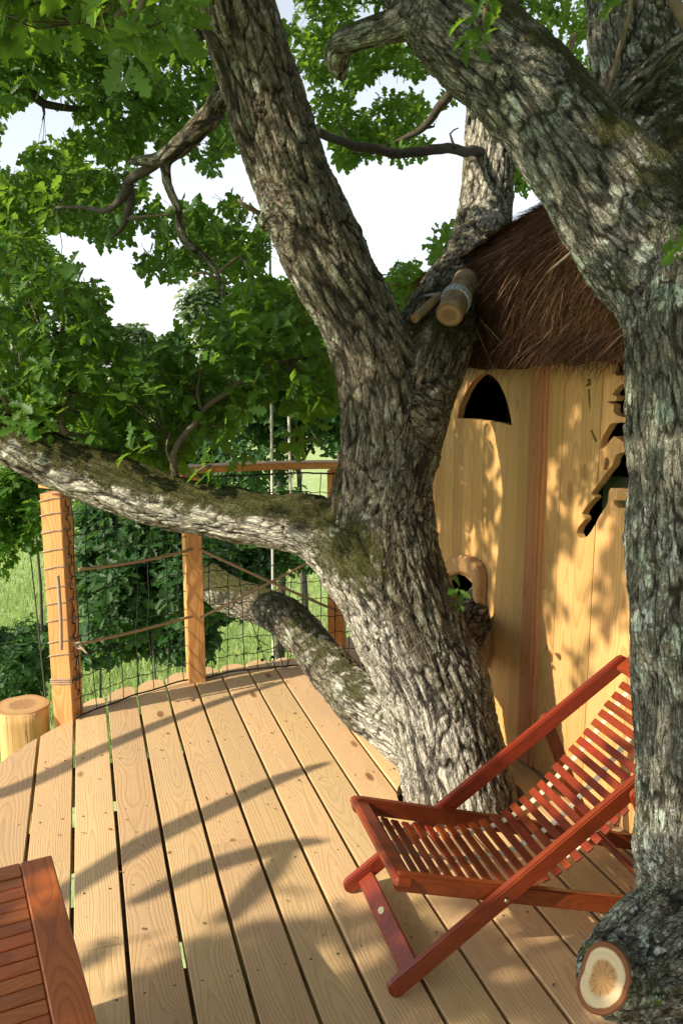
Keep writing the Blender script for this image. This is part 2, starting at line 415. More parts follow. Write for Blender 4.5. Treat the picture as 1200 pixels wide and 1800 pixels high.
# grass blades where the meadow shows
def grass():
    N = 60000
    D = 11 + NR.rand(N) ** 1.3 * 26
    X = (NR.rand(N) * .62 - .47) * D
    L = .10 + NR.rand(N) * .22; wd = .010 + NR.rand(N) * .014; th = NR.rand(N) * 6.28
    z = GZ + .12 * np.sin(X * .25) * np.cos(D * .21) - .02
    b = np.stack([X, D, z], 1)
    d = np.stack([np.cos(th), np.sin(th), 0 * th], 1)
    lean = (NR.rand(N, 2) - .5) * .7
    tip = b + np.stack([lean[:, 0] * L, lean[:, 1] * L, L], 1)
    V = np.stack([b - d * wd[:, None], b + d * wd[:, None], tip], 1).reshape(-1, 3)
    F = np.arange(3 * N).reshape(-1, 3)
    me = mesh_np('grass', V, F)
    at = me.attributes.new('rnd', 'FLOAT', 'POINT'); at.data.foreach_set('value', np.repeat(NR.rand(N), 3).astype(np.float32))
    return me
M['grass'] = leaf_mat('grass_blade', (.30, .42, .14), (.42, .52, .22), (.35, .5, .12), .4)
tag(link('grass', grass(), M['grass']), 'long bright meadow grass seen through the net and below the railing', 'grass', kind='stuff')

# ------------------------------------------------------------------ deck
UX = Vector((-math.sin(math.radians(17.27)), math.cos(math.radians(17.27)), 0)); NX = Vector((UX.y, -UX.x, 0))
CC = Vector((0.0, 2.93, 0)); QC, PC = CC.dot(NX), CC.dot(UX)
RD = 1.43
deck = empty('deck'); tag(deck, 'round-edged deck of pale larch planks with open gaps', kind='structure')
SPQ, GAP, TH = .1484, .0125, .045
joints = {1: [G(165, 1503).dot(UX)], 3: [], 2: [G(262, 1648).dot(UX)], 5: [G(410, 1478).dot(UX)], 9: [1.45], 4: [1.0], 12: [1.75], 15: [1.3]}
trunk_hole = Vector((.455, 2.93, 0))
def hole_cut(o, loc, r):
    me = o.data
    bm = bmesh.new(); bmesh.ops.create_cone(bm, segments=28, radius1=r, radius2=r, depth=.5, cap_ends=True)
    cm = bpy.data.meshes.new('t'); bm.to_mesh(cm); bm.free()
    c = bpy.data.objects.new('t', cm); COL.objects.link(c); c.location = loc
    boolean(o, [c])
def boolean(o, cutters):
    for c in cutters:
        m = o.modifiers.new('b', 'BOOLEAN'); m.object = c; m.operation = 'DIFFERENCE'; m.solver = 'EXACT'
    dg = bpy.context.evaluated_depsgraph_get(); dg.update()
    me = bpy.data.meshes.new_from_object(o.evaluated_get(dg))
    o.modifiers.clear(); o.data = me
    for c in cutters:
        bpy.data.objects.remove(c, do_unlink=True)
def split_islands(o):
    me = o.data; bm = bmesh.new(); bm.from_mesh(me); left = set(bm.verts); isl = []
    while left:
        st = [left.pop()]; cur = set(st)
        while st:
            v = st.pop()
            for e in v.link_edges:
                w_ = e.other_vert(v)
                if w_ in left: left.discard(w_); cur.add(w_); st.append(w_)
        isl.append({v.index for v in cur})
    bm.free()
    if len(isl) < 2: return
    for keep in isl:
        b2 = bmesh.new(); b2.from_mesh(me)
        bmesh.ops.delete(b2, geom=[v for v in b2.verts if v.index not in keep], context='VERTS')
        m2 = bpy.data.meshes.new(me.name); b2.to_mesh(m2); b2.free()
        for m_ in me.materials: m2.materials.append(m_)
        if len(keep) < 6 : continue
        c = o.copy(); c.data = m2; COL.objects.link(c)
    bpy.data.objects.remove(o, do_unlink=True)
for k in range(-4, 20):
    qa = -.251 + (k - 1) * SPQ + GAP / 2; qb = -.251 + k * SPQ - GAP / 2
    qm = (qa + qb) / 2; W = qb - qa
    def pend(q, Rr):
        d = Rr * Rr - (q - QC) ** 2
        return PC + math.sqrt(d) if d > 0 else PC - .8
    scal = k >= 2
    if k < -1: far = [(PC - .5 - .25 * (-k), qa), (PC - .5 - .25 * (-k), qb)]
    elif k > 10: far = [(4.6, qa), (4.6, qb)]
    else:
        far = []
        nn = 9
        bump = .045 + R.random() * .02 if scal else 0
        jit = (R.random() - .5) * .05 if scal else 0
        for i in range(nn + 1):
            q = qa + W * i / nn; t = i / nn
            far.append((pend(q, RD + (.09 if scal else 0)) + jit + bump * math.sin(math.pi * min(1, max(0, t))) ** .7 , q))
    p0 = .15
    js = sorted(j for j in joints.get(k, []) if p0 + .2 < j)
    cuts = [p0] + js
    for ci, a in enumerate(cuts):
        last = ci == len(cuts) - 1
        if last:
            # local Y must point to the left when X is along UX and Z is up
            poly = [(a, -(qa - qm)), *[(p, -(q - qm)) for p, q in far], (a, -(qb - qm))]
        else:
            b = cuts[ci + 1] - .003
            poly = [(a, -(qa - qm)), (b, -(qa - qm)), (b, -(qb - qm)), (a, -(qb - qm))]
        if last: pass
        me = prism_mesh('plank', poly, -TH, 0, .0018)
        mw = frame_mat(NX * qm + Vector((0, 0, (R.random() - .5) * .0025)), UX, (0, 0, 1))
        o = link('plank', me, M['deck'], deck, mw)
        dq = abs(trunk_hole.dot(NX) - qm)
        if dq < .32:
            hole_cut(o, trunk_hole, .245); split_islands(o)
# nail heads
items = []
for k in range(-1, 14):
    for pj in (1.02, 1.5, 1.98, 2.46, 2.94, 3.42, 3.9):
        for dq in (.035, .112):
            q = -.251 + (k - 1) * SPQ + dq; p = pj + (R.random() - .5) * .012
            if (q - QC) ** 2 + (p - PC) ** 2 > 1.3 ** 2 and p > PC: continue
            c = NX * q + UX * p
            items.append((np.array([[c.x, c.y, -.004], [c.x, c.y, .0012]]), .0032))
nl = link('nail_heads', tubes_mesh('nail_heads', items, 6), M['twigd'], deck); nl['kind'] = 'stuff'
# joists and rim under the planks
for pj in (1.0, 1.48, 1.96, 2.44, 2.92, 3.40, 3.88):
    half = math.sqrt(max(.01, 1.33 ** 2 - max(0, pj - PC) ** 2))
    q0 = QC - half; q1 = 2.6
    me = board_mesh('joist', q1 - q0, .075, .14, .002)
    link('joist', me, M['joist'], deck, frame_mat(NX * q0 + UX * pj + Vector((0, 0, -TH - .003)), NX, (0, 0, 1)))

for bi, (k, a, b) in enumerate(((0, .3, 1.9), (1, .9, 2.5), (2, .3, 1.75), (2, 2.1, 3.3), (3, .7, 2.3), (4, .3, 1.6), (4, 2.2, 3.7), (5, 1.0, 2.9), (6, .3, 2.0), (6, 2.6, 3.9), (7, 1.1, 3.6), (8, .3, 3.4), (9, .3, 3.9), (10, .3, 3.9), (11, .3, 4.0), (12, .3, 4.0), (13, .3, 4.0), (0, 2.2, 2.9), (3, 2.7, 3.7))):
    me = board_mesh('beam', b - a, .11, .12, .003)
    link('beam', me, M['joist'], deck, frame_mat(NX * (-.251 + k * SPQ) + UX * a + Vector((0, 0, -.195 - .004 * (bi % 3))), UX, (0, 0, 1)))
# ------------------------------------------------------------------ railing with posts
railing = empty('railing', (0, 4.3, 0)); tag(railing, 'curved timber railing with square posts around the far deck edge', 'railing')
def vpost(name, center, side, h0, h1, yaw, parent, mat):
    me = board_mesh(name, h1 - h0, side, side, .004)
    mw = Matrix.Translation((center[0], center[1], h0)) @ Matrix.Rotation(yaw, 4, 'Z') @ Matrix.Translation((-side / 2, 0, 0)) @ Matrix.Rotation(-math.pi / 2, 4, 'Y')
    return link(name, me, mat, parent, mw)
pp = [G(119, 1262), G(344, 1197), G(592, 1168)]
POST1 = Vector((pp[0].x - .005, pp[0].y + .035, 0)); POST2 = Vector((pp[1].x, pp[1].y + .02, 0)); POST3 = Vector((pp[2].x, pp[2].y + .03, 0))
POST4 = Vector((CC.x + 1.42 * math.cos(math.radians(58)), CC.y + 1.42 * math.sin(math.radians(58)), 0))
vpost('post', POST1, .100, -.12, 1.055, math.radians(-10.6), railing, M['post'])
vpost('post', POST2, .088, -.12, 1.075, math.radians(-70), railing, M['post'])
vpost('post', POST3, .085, -.12, 1.075, math.radians(-14), railing, M['post'])
vpost('post', POST4, .085, -.12, 1.075, math.radians(-30), railing, M['post'])
def arc(a0, a1, r, n):
    return [(CC.x + r * math.cos(math.radians(a0 + (a1 - a0) * i / n)), CC.y + r * math.sin(math.radians(a0 + (a1 - a0) * i / n))) for i in range(n + 1)]
inner = arc(153, 50, 1.37, 26); outer = arc(153, 50, 1.49, 26)
hr = prism_mesh('handrail', inner + outer[::-1], 1.088, 1.122, .003)
link('handrail', hr, M['post'], railing)

def rope_obj(name, pts, r, mat, parent=None, sides=8, step=.012):
    C = catmull(pts, step); V, F = tube_arrays(C, r, sides)
    tr = [(a, b, c) for a, b, c, d in F] + [(a, c, d) for a, b, c, d in F if c != d]
    me = mesh_np(name, V, tr, True)
    s = np.concatenate([[0], np.cumsum(np.linalg.norm(np.diff(C, axis=0), axis=1))])
    uv = np.zeros((len(V), 3), np.float32)
    nC = len(C)
    uv[:nC * sides, 0] = np.repeat(s, sides); uv[:nC * sides, 1] = np.tile(np.abs(np.arange(sides) / sides * 2 - 1) * .5, nC)
    at = me.attributes.new('rope_uv', 'FLOAT_VECTOR', 'POINT'); at.data.foreach_set('vector', uv.ravel())
    return link(name, me, mat, parent)

# ropes between posts
def sag(a, b, d, n=6):
    return [tuple(a.lerp(b, i / n) - Vector((0, 0, d * math.sin(math.pi * i / n)))) for i in range(n + 1)]
r1a, r1b = P(138, 1001, POST1.y - .03), P(338, 966, POST2.y - .055)
tag(rope_obj('rope', sag(r1a, r1b, .012), .0075, M['rope']), 'upper brown rope running between the corner post and second post', 'rope', 'brown guard ropes')
r2a, r2b = P(140, 1132, POST1.y - .04), P(338, 1083, POST2.y - .055)
tag(rope_obj('rope', sag(r2a, r2b, .006), .0075, M['rope']), 'lower brown rope knotted to the corner post', 'rope', 'brown guard ropes')
r3a, r3b = P(352, 966, POST2.y - .055), P(592, 1074, POST3.y - .055)
tag(rope_obj('rope', sag(r3a, r3b, .004), .0075, M['rope']), 'brown rope sloping down to the right from the second post', 'rope', 'brown guard ropes')
r4a, r4b = P(352, 1086, POST2.y - .07), P(606, 955, POST3.y - .02)
tag(rope_obj('rope', sag(r4a, r4b, .004), .0075, M['rope']), 'brown rope rising to the right and crossing the other rope', 'rope', 'brown guard ropes')

# lashing round corner post
def lashing():
    items = []
    a = .053; yaw = math.radians(-10.6)
    cs = [Vector((math.cos(yaw), math.sin(yaw), 0)), Vector((-math.sin(yaw), math.cos(yaw), 0))]
    zs = [1.02, .955, .875, .79, .71, .62, .545, .465, .365, .30, .19, .18, .168]
    for zi, z in enumerate(zs):
        pts = []
        tilt = .018 if zi < 10 else .006
        for i in range(33):
            t = i / 32 * 2 * math.pi
            c, s_ = math.cos(t), math.sin(t); m = max(abs(c), abs(s_)); rr = 1 / (m ** .93)
            v = cs[0] * (c * rr * a) + cs[1] * (s_ * rr * a)
            pts.append((POST1.x + v.x, POST1.y + v.y, z + tilt * math.sin(t * 1 + 2.4) + .002 * R.random()))
        items.append(pts)
    return items
lash = empty('lashing_rope', tuple(POST1)); tag(lash, 'thin pale twine wound in rings round the corner post', 'rope lashing')
for pts in lashing(): rope_obj('twine_ring', pts, .0034, M['twine'], lash, 5, .02)
kb = r2a + Vector((.0, -.012, 0))
rope_obj('knot', [tuple(kb + Vector((.018 * math.cos(t * 1.9), -.008 + .006 * math.sin(3 * t), .016 * math.sin(t * 1.3)))) for t in np.linspace(0, 6.3, 14)], .0045, M['twine'], lash, 5)
rope_obj('rope_tail', [tuple(kb), tuple(kb + Vector((.03, -.02, -.02))), tuple(kb + Vector((.045, -.02, -.035)))], .005, M['twine'], lash, 5)
ha, hb = P(102, 1012, POST1.y - .095), P(108, 1142, POST1.y - .088)
tag(rope_obj('hanging_rope', [tuple(ha), tuple(ha.lerp(hb, .5) + Vector((.004, 0, 0))), tuple(hb)], .0085, M['twine']), 'thick pale rope end hanging down the left face of the corner post', 'rope')
# black lacing down the inner face of the corner post
lc = []
yaw = math.radians(-10.6)
fn = Vector((math.cos(yaw), math.sin(yaw), 0)); fs = Vector((-math.sin(yaw), math.cos(yaw), 0))
for i in range(120):
    z = .10 + i / 119 * .92
    p = POST1 + fn * .053 + fs * (.014 * math.sin(i * .62) + .004 * math.sin(i * 1.7)) + Vector((0, 0, z + .012 * math.sin(i * .9)))
    lc.append(tuple(p))
# net
net = empty('safety_net', (0, 4.35, 0)); tag(net, 'black cord safety net stretched between deck edge and handrail', 'net')
def net_pt(u, z):
    a = math.radians(157.5 - u / 1.40 * 57.3)
    r = 1.395 + .012 * math.sin(z * 3 + u * 2) + .02 * noise.noise(Vector((u * 2.3, z * 2.3, 3)))
    q = .012 * noise.noise(Vector((u * 5, z * 5, 9)))
    return (CC.x + r * math.cos(a) + q, CC.y + r * math.sin(a), z + .012 * noise.noise(Vector((u * 6, z * 4, 5))) + .012)
NU = 2.55
us = np.arange(.20, NU, .083)
for i, u in enumerate(us):
    pts = [net_pt(u + .012 * math.sin(i * 3.1 + z * 3), z) for z in np.linspace(0.0, 1.06, 16)]
    rope_obj('cord', pts, .0022, M['cord'], net, 4, .05)
for j, z in enumerate(np.arange(.0, 1.07, .096)):
    pts = [net_pt(u, z + (0 if j == 0 else -.012 * abs(math.sin(math.pi * (u - .05) / .083)) * (1 if j < 11 else .3))) for u in np.arange(.17, NU, .0277)]
    rope_obj('cord', pts, .0045 if j in (0, 11) else .0022, M['cord'], net, 4, .05)
rope_obj('cord', lc, .0022, M['cord'], net, 4, .02)
# tangled strands gathered near the lower limb
for a_, b_ in (((440, 1090), (462, 1150)), ((462, 1150), (478, 1188)), ((448, 1120), (470, 1135)), ((486, 1133), (470, 1187)), ((500, 1190), (487, 1135)), ((455, 1145), (485, 1137)), ((495, 1187), (512, 1150))):
    p0 = P(a_[0], a_[1], 4.31); p1 = P(b_[0], b_[1], 4.29)
    rope_obj('cord', [tuple(p0), tuple(p0.lerp(p1, .5) + Vector((.006, 0, -.004))), tuple(p1)], .0024, M['cord'], net, 4, .03)
for px, py in ((454, 1140), (461, 1160), (478, 1155), (481, 1187)):
    c = P(px, py, 4.29); rope_obj('knot', [tuple(c + Vector((.007 * math.cos(t), 0, .007 * math.sin(t * 1.4)))) for t in np.linspace(0, 8, 12)], .0035, M['cord'], net, 4)

# ------------------------------------------------------------------ bark bodies
def bark_body(name, chains, mat, parent, voxel=.0065, mossf=None, sun_palef=None, amp=.010, cell=1.0):
    """chains: list of [(x,y,z,r),...]; unioned with a voxel remesh and carved with bark plates"""
    Vs, Fs, off = [], [], 0
    SX, SR, ST, SU, SW, SL = [], [], [], [], [], []
    for ci, ch in enumerate(chains):
        C = catmull(ch, .03); ctr = C[:, :3]; rad = np.maximum(C[:, 3] * 1.02 + .006, .010)
        V, F = tube_arrays(ctr, rad, 22)
        Vs.append(V)
        Fs += [tuple(x + off for x in (f[:3] if f[2] == f[3] else f)) for f in F]; off += len(V)
        T, U, W = frames(ctr)
        s = np.concatenate([[0], np.cumsum(np.linalg.norm(np.diff(ctr, axis=0), axis=1))]) + ci * 3.7
        SX.append(ctr); SR.append(rad); ST.append(T); SU.append(U); SW.append(W); SL.append(s)
    me = bpy.data.meshes.new(name); me.from_pydata(np.vstack(Vs).tolist(), [], Fs)
    o = bpy.data.objects.new('t', me); COL.objects.link(o)
    m = o.modifiers.new('r', 'REMESH'); m.mode = 'VOXEL'; m.voxel_size = voxel; m.adaptivity = 0
    m2 = o.modifiers.new('s', 'SMOOTH'); m2.factor = .6; m2.iterations = 14
    dg = bpy.context.evaluated_depsgraph_get(); dg.update()
    me2 = bpy.data.meshes.new_from_object(o.evaluated_get(dg)); bpy.data.objects.remove(o, do_unlink=True)
    me2.name = name
    SX = np.vstack(SX); SR = np.concatenate(SR); ST = np.vstack(ST); SU = np.vstack(SU); SW = np.vstack(SW); SL = np.concatenate(SL)
    kd = kdtree.KDTree(len(SX))
    for i, p in enumerate(SX): kd.insert(p, i)
    kd.balance()
    nv = len(me2.vertices)
    co = np.empty(nv * 3, np.float32); me2.vertices.foreach_get('co', co); co = co.reshape(-1, 3)
    nn = np.empty(nv * 3, np.float32); me2.vertices.foreach_get('normal', nn); nn = nn.reshape(-1, 3)
    bc = np.zeros((nv, 3), np.float32); fu = np.zeros(nv, np.float32); mo = np.zeros(nv, np.float32); pa = np.zeros(nv, np.float32); disp = np.zeros(nv, np.float32)
    nvor = noise.voronoi; nfr = noise.fractal; nz = noise.noise
    for i in range(nv):
        p = co[i]
        best = None
        for (c_, idx, d_) in kd.find_n(p, 3):
            e = d_ / SR[idx]
            if best is None or e < best[0] - .02: best = (e, idx)
        idx = best[1]
        dlt = p - SX[idx]; r = SR[idx]
        a = float(dlt @ SU[idx]); b = float(dlt @ SW[idx]); t = float(dlt @ ST[idx]); s = SL[idx] + t
        l = math.hypot(a, b) + 1e-6
        rr = r * (.55 + .45)  # arc-length-true directions
        q = Vector((a * 31 * cell, b * 31 * cell, s * 6.2 * cell))
        wv = Vector((nz(q * .33) * 1.5 + nz(q * 1.1) * .5, nz(q * .33 + Vector((7, 3, 1))) * 1.5 + nz(q * 1.1 + Vector((3, 1, 1))) * .5, nz(q * .45 + Vector((2, 9, 4)))))
        q2 = q + wv * .9
        dd = nvor(q2)[0]; f = dd[1] - dd[0]
        q3 = q2 * 2.3; q3.z *= 1.5
        de = nvor(q3)[0]; f3 = de[1] - de[0]
        fr = nfr(q * 1.4, 1.0, 2.0, 4)
        k1 = min(1.0, f / (.22 + .16 * nz(q * .21))); k1 = k1 * k1 * (3 - 2 * k1)
        k3 = min(1.0, f3 / .3)
        sc = min(1.0, max(.25, r / .13))
        disp[i] = sc * amp * (.75 * k1 + .30 * k3 + .75 * fr - .55) + .035 * r * nz(Vector(p) * 3.1) + .07 * r * nz(Vector(p) * 6.7 + Vector((4, 4, 4)))
        fu[i] = max(0, min(1, k1 * (.6 + .4 * k3) + .15 * fr)); bc[i] = q
        mo[i] = 0 if mossf is None else mossf(p, nn[i])
        pa[i] = 0 if sun_palef is None else sun_palef(p, nn[i])
    co2 = co + nn * disp[:, None]
    me2.vertices.foreach_set('co', co2.ravel().astype(np.float32))
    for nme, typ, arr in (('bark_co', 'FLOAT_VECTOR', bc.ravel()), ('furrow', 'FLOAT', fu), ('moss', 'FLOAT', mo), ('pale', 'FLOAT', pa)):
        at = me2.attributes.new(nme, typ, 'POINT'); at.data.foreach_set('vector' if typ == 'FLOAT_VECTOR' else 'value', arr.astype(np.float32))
    me2.polygons.foreach_set('use_smooth', np.ones(len(me2.polygons), dtype=bool))
    me2.update()
    me2.materials.clear()
    return link(name, me2, mat, parent)
def c4(lst):
    out = []
    for px, py, D, r in lst:
        p = P(px, py, D); out.append((p.x, p.y, p.z, r))
    return out
base = P(800, 1408, 2.93)
A_main = [(.80, 2.95, -4.5, .36), (.72, 2.95, -3.6, .27), (.62, 2.94, -1.5, .235), (.52, 2.93, -.35, .225)] + c4([(812, 1425, 2.90, .196), (782, 1290, 2.93, .194), (758, 1200, 2.94, .192), (715, 1100, 2.95, .192), (680, 1000, 2.97, .196), (668, 900, 3.0, .182), (680, 800, 3.0, .160), (676, 700, 3.0, .152), (648, 600, 3.0, .136),
      (598, 500, 3.0, .130), (547, 400, 3.0, .133), (508, 300, 3.0, .126), (474, 200, 2.98, .123), (441, 100, 2.95, .122), (408, 0, 2.9, .118), (370, -120, 2.85, .110), (330, -320, 2.8, .09)])
A_right = c4([(684, 840, 3.0, .15), (712, 720, 3.02, .155), (745, 620, 3.12, .150), (785, 545, 3.5, .140), (822, 475, 4.1, .135), (848, 400, 4.6, .137), (857, 300, 4.8, .130), (862, 200, 4.9, .128), (868, 90, 5.0, .122), (878, -60, 5.1, .11), (900, -300, 5.2, .09)])
A_left = c4([(745, 1160, 2.95, .16), (690, 1065, 2.96, .158), (640, 1000, 2.97, .150), (590, 948, 3.0, .125), (540, 925, 3.03, .105), (480, 917, 3.06, .090), (400, 903, 3.1, .091), (300, 884, 3.14, .098), (200, 850, 3.17, .100), (100, 812, 3.2, .096), (0, 755, 3.25, .100), (-110, 690, 3.3, .092), (-290, 600, 3.4, .08), (-480, 560, 3.3, .06)])
A_low = c4([(790, 1345, 2.96, .10), (740, 1310, 3.0, .112), (690, 1270, 3.12, .110), (637, 1232, 3.32, .107), (585, 1182, 3.6, .098), (540, 1125, 3.95, .092), (500, 1085, 4.3, .098), (450, 1062, 4.6, .098), (392, 1040, 5.0, .105), (330, 985, 5.6, .10), (290, 940, 6.3, .10), (262, 890, 6.9, .09), (240, 820, 7.4, .07)])
A_stub = c4([(740, 1120, 3.05, .10), (790, 1130, 3.3, .095), (828, 1090, 3.6, .09)]) + [(.95, 4.0, .75, .07)]
A_burl = c4([(740, 720, 2.98, .05), (775, 738, 2.98, .035)])
A_burl2 = c4([(500, 390, 2.98, .05), (458, 380, 2.95, .032)])
A_knob = c4([(600, 860, 2.95, .03), (592, 880, 2.93, .012)])
A_top = c4([(410, 150, 3.0, .036), (388, 168, 3.05, .030), (374, 200, 3.15, .032), (348, 226, 3.2, .033), (320, 254, 3.25, .030), (287, 277, 3.3, .024), (254, 283, 3.35, .014), (225, 284, 3.4, .006)])
A_top2 = c4([(292, 272, 3.3, .018), (294, 320, 3.32, .013), (312, 365, 3.34, .012), (322, 420, 3.36, .012), (352, 445, 3.38, .010), (376, 470, 3.4, .009), (390, 505, 3.42, .004), (394, 525, 3.42, .003)])
def seg_d(x, y, a, b):
    vx, vy = b[0] - a[0], b[1] - a[1]; t = max(0, min(1, ((x - a[0]) * vx + (y - a[1]) * vy) / (vx * vx + vy * vy)))
    return math.hypot(x - a[0] - vx * t, y - a[1] - vy * t)
def sun_paleA(p, nrm):  # sunlit trunk base, limb underside and right branch painted paler, lichen included
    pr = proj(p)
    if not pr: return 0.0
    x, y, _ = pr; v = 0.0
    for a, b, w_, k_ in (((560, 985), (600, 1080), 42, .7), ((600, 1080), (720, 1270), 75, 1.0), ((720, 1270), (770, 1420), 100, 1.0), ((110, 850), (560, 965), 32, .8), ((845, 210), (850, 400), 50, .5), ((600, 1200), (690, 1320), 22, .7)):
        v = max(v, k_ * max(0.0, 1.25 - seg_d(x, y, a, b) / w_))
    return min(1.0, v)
def mossA(p, nrm):
    u = float(nrm[2]); pr = proj(p)
    v = 0.0
    if pr:
        x, y, _ = pr
        if x < 600 and y > 700: v = max(0, .40 + .72 * u) if u > -.25 else 0.0     # upper side of the long limbs
        if y > 1040 and x < 720: v = max(0.0, .18 + .5 * u)
        d = ((x - 615) / 85) ** 2 + ((y - 975) / 80) ** 2
        v = max(v, .95 * math.exp(-d * 1.1))
        d = ((x - 775) / 100) ** 2 + ((y - 560) / 90) ** 2
        v = max(v, .62 * math.exp(-d))
        d = ((x - 850) / 45) ** 2 + ((y - 410) / 60) ** 2
        v = max(v, .5 * math.exp(-d))
        if 560 < x < 800 and 600 < y < 1000: v = max(v, .18 + .1 * (x - 600) / 200)
    return min(1.0, v)
oakA = empty('oak_tree', (.55, 2.93, 0)); tag(oakA, 'large mossy forked oak growing up through the deck beside the hut', 'tree')
bark_body('trunk', [A_main, A_right, A_left, A_low, A_stub, A_burl, A_burl2, A_knob, A_top, A_top2], M['bark1'], oakA, .0068, mossA, sun_paleA, .0100)

B_main = [(1.0, 1.7, -4.5, .36), (.98, 1.70, -3.5, .28), (.95, 1.72, -.6, .245), (.95, 1.73, .0, .235), (.918, 1.745, .25, .215), (.902, 1.75, .5, .200), (.870, 1.76, .9, .198), (.840, 1.77, 1.3, .198), (.815, 1.79, 1.62, .192), (.79, 1.82, 1.83, .172)]
B_left = [(.84, 1.80, 1.68, .17)] + c4([(1140, 430, 1.93, .138), (1040, 300, 2.02, .118), (955, 195, 2.12, .113), (880, 115, 2.2, .112), (800, 40, 2.28, .112), (740, -50, 2.35, .11), (640, -220, 2.4, .10), (500, -420, 2.5, .08)])
B_up = [(.86, 1.79, 1.55, .16), (.90, 1.90, 1.80, .14)] + c4([(1185, 300, 2.25, .125), (1140, 180, 2.4, .118), (1118, 90, 2.48, .112), (1103, 0, 2.55, .108), (1085, -130, 2.65, .10), (1060, -350, 2.8, .08)])
cutc = P(1060, 1721, 1.44)
cutn = (Vector((0, 0, CH)) - cutc).normalized(); cutn = (cutn + Vector((-.25, -.05, .10))).normalized()
q_ = cutc - cutn * .16
B_flare = [(.93, 1.72, -.05, .20), (.88, 1.62, .12, .15), (.78, 1.50, .02, .11)]
B_stub = [(.90, 1.74, .20, .12), (q_.x * .5 + .45, q_.y * .5 + .86, q_.z * .5 + .18, .130), (q_.x + .01, q_.y + .01, q_.z + .012, .084), (cutc.x, cutc.y, cutc.z, .042)]
B_top = c4([(745, 20, 2.3, .044), (690, 45, 2.3, .033), (640, 60, 2.35, .030), (600, 78, 2.4, .030), (592, 105, 2.45, .030), (602, 140, 2.5, .008)])
B_sm = c4([(1110, 200, 2.35, .03), (1095, 172, 2.25, .028), (1130, 135, 2.2, .022), (1170, 95, 2.15, .019), (1215, 60, 2.1, .018)])
def mossB(p, nrm):
    u = float(nrm[2]); pr = proj(p); v = 0.0
    if pr:
        x, y, _ = pr
        if y < 420: v = max(0.0, .1 + .85 * u)
        d = ((x - 1150) / 60) ** 2 + ((y - 1740) / 60) ** 2; v = max(v, .55 * math.exp(-d))
        v = max(v, .24)
    return min(1.0, v)
oakB = empty('oak_tree', (.9, 1.75, 0)); tag(oakB, 'grey lichen-spotted oak trunk at the right edge with a sawn-off stub', 'tree')
bark_body('trunk', [B_main, B_left, B_up, B_stub, B_top, B_sm, B_flare], M['bark2'], oakB, .0052, mossB, None, .0070, 1.2)

# sawn faces
def cut_mat(name, ring_c, sap, heart, bark):
    s = NT(name); tc = s.n('TexCoord').outputs['Object']
    sep = s.n('SeparateXYZ'); s.t.links.new(tc, sep.inputs[0]); x, y, z = sep.outputs
    rr = s.n('Attribute', attribute_name='rad').outputs['Fac']
    ang = s.math('ARCTAN2', y, x)
    nzz = s.noise(tc, 18, 3)
    rw = s.math('ADD', rr, s.math('MULTIPLY', s.math('SUBTRACT', nzz, .5), .14))
    colr = s.ramp(rw, [(0, heart), (.45, heart), (.58, sap), (.82, sap), (.86, bark), (1, bark)])
    rings = s.math('SINE', s.math('MULTIPLY', rw, 95.0))
    colr = s.mix(s.math('MULTIPLY', s.math('ADD', rings, 1), .10), colr, tuple(c * .5 for c in heart))
    sp = s.math('SINE', s.math('ADD', s.math('MULTIPLY', ang, 11.0), s.math('MULTIPLY', nzz, 9)))
    ck = s.math('MULTIPLY', s.math('GREATER_THAN', sp, .965), s.math('LESS_THAN', rr, .52))
    colr = s.mix(s.math('MULTIPLY', ck, .8), colr, (.10, .05, .02))
    saw = s.noise(s.mapv(tc, (40, 400, 40)), 1.0, 2)
    return s.done(s.bsdf(colr, .8, s.bump(s.math('ADD', saw, s.math('MULTIPLY', ck, -1.0)), .3, .002), .2))
def cut_face(name, c, nrm, prof, mat, parent, thick=.012, up=(0, 0, 1)):
    """lobed disc; prof(theta)->radius"""
    bm = bmesh.new(); Ns = 40; Nr = 8
    rows = []
    lay = bm.verts.layers.float.new('rad')
    ctr = bm.verts.new((0, 0, 0)); ctr[lay] = 0
    for i in range(1, Nr + 1):
        row = []
        for j in range(Ns):
            t = 2 * math.pi * j / Ns; r = prof(t) * i / Nr
            v = bm.verts.new((r * math.cos(t), r * math.sin(t), -.0015 * (i / Nr) ** 4 + .0006 * math.sin(9 * r * 40))); v[lay] = i / Nr; row.append(v)
        rows.append(row)
    row = []
    for j in range(Ns):
        t = 2 * math.pi * j / Ns; r = prof(t) * 1.04
        v = bm.verts.new((r * math.cos(t), r * math.sin(t), -thick)); v[lay] = 1; row.append(v)
    rows.append(row)
    for j in range(Ns): bm.faces.new((ctr, rows[0][j], rows[0][(j + 1) % Ns]))
    for a_, b_ in zip(rows[:-1], rows[1:]):
        for j in range(Ns): bm.faces.new((a_[j], b_[j], b_[(j + 1) % Ns], a_[(j + 1) % Ns]))
    bm.faces.new(rows[-1][::-1])
    me = bm_mesh(name, bm, False)
    zax = Vector(nrm).normalized(); upv = Vector(up); yax = (upv - zax * upv.dot(zax)).normalized(); xax = yax.cross(zax)
    m = Matrix.Identity(4)
    for i in range(3): m[i][0], m[i][1], m[i][2], m[i][3] = xax[i], yax[i], zax[i], c[i]
    return link(name, me, mat, parent, m)
M['cutB'] = cut_mat('fresh_sawn_oak', None, (.54, .43, .26), (.37, .21, .085), (.17, .065, .028))
cut_face('sawn_face', cutc + cutn * .010, cutn, lambda t: .0510 * (.86 + .14 * abs(math.sin(t))) * (1 + .18 * math.sin(t) * math.sin(t) + .10 * math.cos(t - .6) * math.sin(t) + .05 * math.cos(3 * t + .4)) * (1.02 if math.sin(t) > 0 else 1.0), M['cutB'], oakB, .016)

